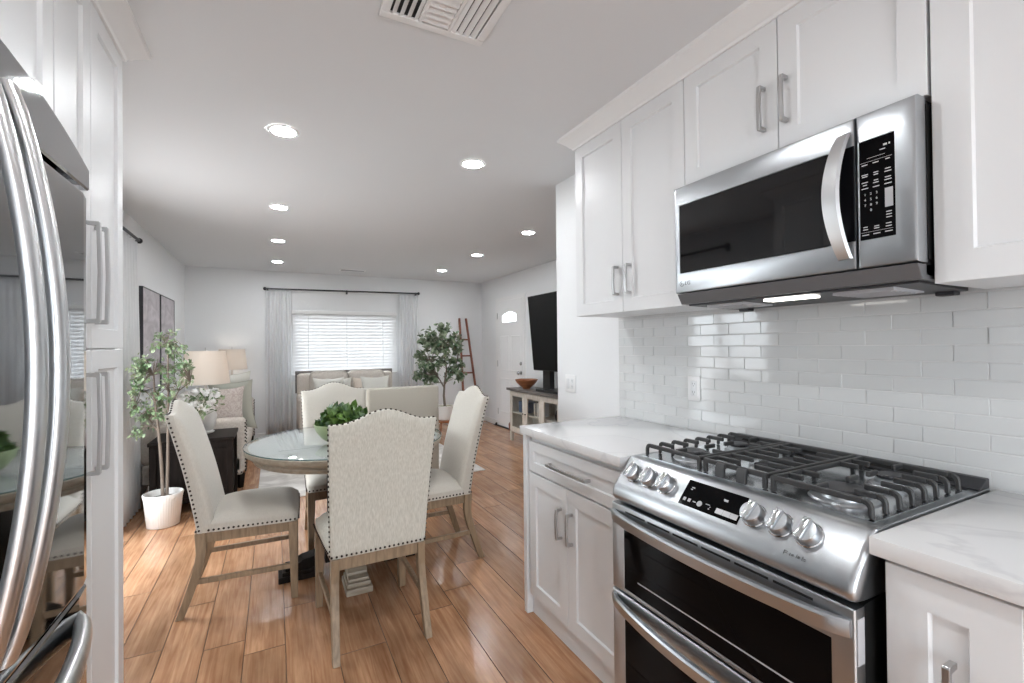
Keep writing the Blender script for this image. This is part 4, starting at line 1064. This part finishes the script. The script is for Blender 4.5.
# armchair with a straight flat back turned to the dining table
t = thing('armchair', 'beige armchair with a straight flat back behind the far dining chair', 'armchair', (.955, 3.80, 0))
MB().rbox(-.29, .29, .0, .13, .16, .978, .012, 3).build('backrest', LINENA, t, smooth=50)
MB().tube([(-.285, .006, .955), (.285, .006, .955)], .004, 6).build('welt', LINENA, t, smooth=60)
MB().rbox(-.29, .29, .13, .62, .16, .34, .02, 3).build('base', LINENA, t, smooth=50)
puff(-.20, .20, .13, .63, .34, .47, .04, .02).build('seat_cushion', LINENA, t, smooth=60)
for s in (-1, 1): MB().rbox(min(s*.205, s*.29), max(s*.205, s*.29), .12, .60, .30, .62, .03, 4).build('armrest', LINENA, t, smooth=50)
for x in (-.25, .25):
    for y in (.05, .57): MB().lathe([(.018, 0), (.026, .16)], 4, (x, y, 0)).build('leg', DARKW, t)
# rug
tag(MB().rbox(-.14, 1.98, 4.50, 6.35, 0.0005, .009, .003, 2).build('rug', RUG), 'pale cream area rug on the oak floor before the loveseat', 'rug')
# ------------------------------------------------------------------ end tables, lamps, flowers
def end_table(label, x0, x1, y0, y1, h):
    t = thing('end_table', label, 'table', ((x0+x1)/2, (y0+y1)/2, 0)); hx, hy = (x1-x0)/2, (y1-y0)/2
    MB().rbox(-hx-.01, hx+.01, -hy-.01, hy+.01, h-.03, h, .006, 2).build('top', DARKW, t)
    MB().box(-hx+.02, hx-.02, -hy+.02, hy-.02, .08, h-.031).build('body', DARKW, t)
    m = MB()
    for sx in (-1, 1):
        for sy in (-1, 1): MB().box(sx*hx-.022*(1+sx), sx*hx+.022*(1-sx), sy*hy-.022*(1+sy), sy*hy+.022*(1-sy), 0, h-.031).build('leg', DARKW, t, bevel=.003)
    for sy in (-1,):
        m = MB(); ya = -hy+.006
        m.box(-hx+.045, hx-.045, ya, ya+.02, h-.085, h-.031).box(-hx+.045, hx-.045, ya, ya+.02, .08, .12).box(-.02, .02, ya, ya+.02, .12, h-.085); m.build('panel_frame', DARKW, t, bevel=.003)
    return t
end_table('dark espresso end table between the potted tree and the left sofa', -.87, -.31, 4.48, 4.96, .585)
end_table('dark end table in the far left corner beyond the sofa', -.92, -.44, 7.26, 7.56, .595)
def lamp(label, x, y, r0, r1, z0, z1, base):
    t = thing('table_lamp', label, 'lamp', (x, y, base))
    MB().lathe([(.06, 0.0005), (.065, .012), (.05, .02), (.075, .08), (.085, .15), (.06, .24), (.022, .30), (.012, .33), (.012, z0-base+.05)], 28).build('base', POTW, t, smooth=60)
    MB().lathe([(r0, z0-base), (r1, z1-base), (r1-.003, z1-base), (r0-.003, z0-base)], 48, caps=False).build('lamp_shade', SHADE, t, smooth=60)
    MB().ball((0, 0, (z0+z1)/2-base), .035, 12, 8).build('bulb', BULB, t, smooth=60)
    MB().tube([(0, 0, (z0+z1)/2-base), (0, 0, z1-base+.03)], .004, 6).build('stem', NICKEL, t)
lamp('glowing drum table lamp on the near dark end table', -.535, 4.80, .185, .150, 1.01, 1.295, .5855)
lamp('glowing drum table lamp in the far left corner', -.52, 7.40, .185, .155, 1.03, 1.305, .5955)
t = thing('flower_vase', 'blush vase of white flowers on the near end table', 'vase', (-.60, 4.56, .5855))
MB().lathe([(.035, .0005), (.05, .01), (.062, .07), (.05, .12), (.036, .145), (.040, .155), (.034, .155), (.030, .14), (.004, .13)], 28).build('vase', VASE, t, smooth=60)
random.seed(31); ms, mf, mp = MB(), MB(), MB()
for k in range(34):
    v = rv(); v.z = abs(v.z); tip = Vector((.06+v.x*.15, v.y*.11, .22+v.z*.16)); ms.tube([(0, 0, .13), tip*.6+Vector((0, 0, .05)), tip], .002, 5)
    for q in range(5): leaf_geo(mf, tip+rv()*.035, rv(), rv(), .045, .02)
    if k % 3 != 0:
        for q in range(8): leaf_geo(mp, tip+Vector((0, 0, .015)), rv()+Vector((0, 0, .5)), rv(), .05, .042, .4)
ms.build('stem', LEAF_O, t); mf.build('foliage', LEAF_O, t, smooth=60); mp.build('blossom', PETAL, t, smooth=60)
# white cable on the floor behind the pot
pts = [(-.90, 4.63, .22), (-.895, 4.58, .10), (-.89, 4.52, .02), (-.87, 4.46, .006), (-.84, 4.43, .006), (-.80, 4.46, .006)]
tag(MB().tube(pts, .005, 6).build('power_cord', TRIMW, smooth=60), 'white power cord trailing on the floor behind the ribbed pot', 'cord')

# ------------------------------------------------------------------ curtains, rods, blinds, pictures
def curtain(name, label, x0, x1, y, z0, z1, folds, amp, along='x', flare=1.0):
    n = folds*14; vs = []; fs = []; rows = 9
    for j in range(rows+1):
        v = j/rows; z = z1-(z1-z0)*v; a = amp*(.45+.55*min(1, v*2.5))
        for i in range(n+1):
            u = i/n; ph = 2*PI*folds*u; d = a*(math.sin(ph)+.12*math.sin(2*ph+1+v))
            c = (x0+x1)/2; s = x0+(x1-x0)*u; s = c+(s-c)*(.93+.07*v*flare)
            vs.append((s, y+d, z) if along == 'x' else (y+d, s, z))
    for j in range(rows):
        for i in range(n): a = j*(n+1)+i; fs.append((a, a+1, a+n+2, a+n+1))
    m = MB(); m.add(vs, fs); o = m.build(name, CURT, smooth=80)
    md = o.modifiers.new('thickness', 'SOLIDIFY'); md.thickness = .0015; md.offset = 0
    return tag(o, label, 'curtain', 'white curtain panels')
def rod(label, a, b, rr, brackets, out):
    t = thing('curtain_rod', label, 'curtain rod', a); A, B = Vector((0, 0, 0)), Vector(b)-Vector(a)
    MB().tube([A, B], rr, 10).build('pole', DARKM, t, smooth=60)
    for p in (A, B): MB().ball(p, rr*2.0, 10, 8).build('finial', DARKM, t, smooth=60)
    for u in brackets:
        p = A.lerp(B, u); MB().tube([p+Vector((0, 0, -rr)), p+Vector(out)+Vector((0, 0, -rr))], rr*.6, 8).box(p.x+out[0]-.012, p.x+out[0]+.012, p.y+out[1]-.012, p.y+out[1]+.012, p.z-.04, p.z+.02).build('bracket', DARKM, t, smooth=60)
RY = YB-.075
curtain('curtain', 'white curtain panel left of the far window', -.115, .235, RY, .02, 2.148, 5, .022)
curtain('curtain', 'white curtain panel right of the far window behind the ficus', 1.80, 2.125, RY, .02, 2.162, 5, .022)
rod('thin dark curtain rod above the far window', (-.12, RY, 2.172), (2.13, RY, 2.196), .012, (.015, .5, .985), (0, .062, 0))
curtain('curtain', 'white curtain panel on the left wall beyond the pantry', 4.17, 4.84, XL+.072, .012, 2.195, 8, .030, 'y')
rod('dark curtain rod on the left wall beyond the pantry', (XL+.072, 2.90, 2.228), (XL+.072, 4.88, 2.228), .012, (.02, .5, .985), (-.059, 0, 0))
t = thing('window_blind', 'white horizontal slat blind covering the far window', 'blind', ((WX0+WX1)/2, YB-.012, WZ0)); hw = (WX1-WX0)/2+.012
MB().box(-hw, hw, -.03, .008, WZ1-WZ0-.045, WZ1-WZ0+.005).build('headrail', TRIMW, t, bevel=.003)
MB().box(-hw, hw, -.03, .0, .0, .018).build('bottom_rail', TRIMW, t, bevel=.003)
ns = 19
for k in range(ns):
    z = .032+k*(WZ1-WZ0-.085)/(ns-1); y0 = -.014; a = math.radians(58); dy, dz = .0315*math.cos(a), .0315*math.sin(a)
    MB().add([(-hw+.004, y0-dy, z-dz), (hw-.004, y0-dy, z-dz), (hw-.004, y0+.0, z+.002), (-hw+.004, y0, z+.002), (hw-.004, y0+dy, z+dz), (-hw+.004, y0+dy, z+dz),
              (-hw+.004, y0-dy, z-dz-.002), (hw-.004, y0-dy, z-dz-.002), (hw-.004, y0, z), (-hw+.004, y0, z), (hw-.004, y0+dy, z+dz-.002), (-hw+.004, y0+dy, z+dz-.002)],
             [(0, 1, 2, 3), (3, 2, 4, 5), (6, 9, 8, 7), (9, 11, 10, 8), (0, 6, 7, 1), (5, 4, 10, 11), (0, 3, 9, 6), (3, 5, 11, 9), (1, 7, 8, 2), (2, 8, 10, 4)]).build('slat', SLAT, t)
for x in (-.55, 0, .55): MB().box(x-.002, x+.002, -.034, -.033, .01, WZ1-WZ0-.03).build('ladder_cord', TRIMW, t)
for ya, yb, lab in ((5.20, 5.905, 'tall grey abstract canvas on the left wall, nearer of the pair'), (5.945, 6.67, 'tall grey abstract canvas on the left wall, farther of the pair')):
    t = thing('wall_art', lab, 'picture', (XL, (ya+yb)/2, .93), 0, 'pair of abstract canvases'); h_ = .955; hy = (yb-ya)/2
    MB().box(.003, .028, -hy+.010, hy-.010, .010, h_-.010).build('canvas', ART, t)
    MB().box(.002, .032, -hy, -hy+.010, 0, h_).box(.002, .032, hy-.010, hy, 0, h_).box(.002, .032, -hy+.010, hy-.010, 0, .010).box(.002, .032, -hy+.010, hy-.010, h_-.010, h_).build('frame', DARKM, t)

# ------------------------------------------------------------------ television and console
CX0, CX1, CY0, CY1, CH = 2.92, 3.285, 3.62, 5.78, .70
t = thing('media_console', 'cream media console with grey wood top and glazed doors', 'console', ((CX0+CX1)/2, (CY0+CY1)/2, 0)); hx, hy = (CX1-CX0)/2, (CY1-CY0)/2
MB().rbox(-hx-.03, hx, -hy-.04, hy+.04, CH-.003, CH+.032, .005, 2).build('top', GREYW, t, smooth=40)
m = MB(); m.box(-hx+.02, hx, -hy, -hy+.025, .12, CH-.004).box(-hx+.02, hx, hy-.025, hy, .12, CH-.004).box(hx-.012, hx, -hy+.025, hy-.025, .12, CH-.004).box(-hx+.02, hx-.012, -hy+.025, hy-.025, .12, .145).box(-hx+.02, hx-.012, -hy+.025, hy-.025, CH-.08, CH-.004)
m.build('carcass', CREAMP, t)
MB().box(-hx+.03, hx-.013, -hy+.026, hy-.026, .385, .40).build('shelf', CREAMP, t)
for sx in (-1, 1):
    for sy in (-1, 1): MB().loft([[(sx*(hx-.022)+a*.018, sy*(hy-.022)+b*.018, 0) for a, b in ((-1, -1), (1, -1), (1, 1), (-1, 1))], [(sx*(hx-.024)+a*.024, sy*(hy-.024)+b*.024, .13) for a, b in ((-1, -1), (1, -1), (1, 1), (-1, 1))]]).build('leg', CREAMP, t)
nd_ = 5; dw = (2*hy-.02)/nd_
for k in range(nd_):
    y1 = hy-.01-k*dw; T = plane_T((-hx+.02, y1, .14), (0, -1, 0), (0, 0, 1), (-1, 0, 0)); w_, h_, s = dw-.006, CH-.155, .062
    m = MB(T).box(0, w_, 0, s, .0005, .02).box(0, w_, h_-s, h_, .0005, .02).box(0, s, s, h_-s, .0005, .02).box(w_-s, w_, s, h_-s, .0005, .02)
    d = m.build('door', CREAMP, t, bevel=.002); MB(T).box(s, w_-s, s, h_-s, .007, .010).build('pane', GLASS, d)
    MB(T).ball((w_-.03 if k % 2 == 0 else .03, h_*.5, .03), .010, 10, 7).build('knob', DARKM, d, smooth=60)
o = MB().rbox(3.0, 3.16, 5.47, 5.66, .4005, .55, .006, 2).build('storage_box', BLUEI); tag(o, 'blue box on the left shelf inside the glazed console', 'box')
for k in range(4):
    o = MB().rbox(3.0, 3.15, 5.10+k*.036, 5.132+k*.036, .4005, .56+.012*(k % 3), .002, 1).build('book', [GREYP, CREAMP, GREYW, CREAMP][k]); tag(o, 'upright book behind the second glass door of the media console', 'book', 'books behind the second console door')
o = MB().lathe([(.04, .0), (.055, .02), (.06, .07), (.045, .12), (.03, .135)], 24, (0, 0, 0)).build('jar', BLACK, smooth=60); o.location = (3.05, 4.70, .4008); tag(o, 'round black jar behind the third glass door of the console', 'jar')
ty, tt = 4.37, 5.0
t = thing('television', 'large flat black television tilted forward above the media console', 'television', (3.02, ty, CH+.032))
T = Matrix.Translation((-.03, 0, .265))@Matrix.Rotation(math.radians(-4.8), 4, 'Y')
MB(T).rbox(-.004, .036, -.84, .84, 0, .95, .004, 2).build('housing', BLACK, t)
MB(T).box(-.0055, -.0035, -.832, .832, .014, .942).build('screen', mat('matt_screen', (.004, .004, .004, 1), .45, IOR=1.25), t)
MB().box(.05, .10, -.30, .30, .28, .80).build('bracket', DARKM, t)
for s in (-1, 1): MB().box(.045, .115, s*.655-.085, s*.655+.085, .03, .46).build('stand_post', BLACK, t, bevel=.003)
MB().rbox(-.06, .18, -.75, .75, .0005, .034, .004, 2).build('stand_base', BLACK, t)
t = thing('decorative_bowl', 'turned reddish wooden bowl on the grey console top', 'bowl', (3.04, 5.50, CH+.0325))
MB().lathe([(.05, 0), (.055, .012), (.09, .04), (.135, .085), (.158, .125), (.150, .126), (.128, .09), (.08, .048), (.004, .03)], 40).build('bowl', BOWLW, t, smooth=60)
t = thing('walking_stick', 'slim brown wooden stick standing by the console end', 'stick', (2.985, 5.87, 0))
MB().tube([(0, 0, 0), (-.012, .012, .20), (.02, .01, .245)], [.016, .02, .016], 8).build('shaft', REDW, t, smooth=60)
MB().ball((.02, .01, .25), .026, 10, 8).build('knob', REDW, t, smooth=60)
tag(MB().prism([(3.235, .0), (3.284, .0), (3.284, .045), (3.275, .045)], 6.955, 6.99, 'y').build('door_stop', DARKM), 'small dark door stop on the floor by the front door', 'door stop')
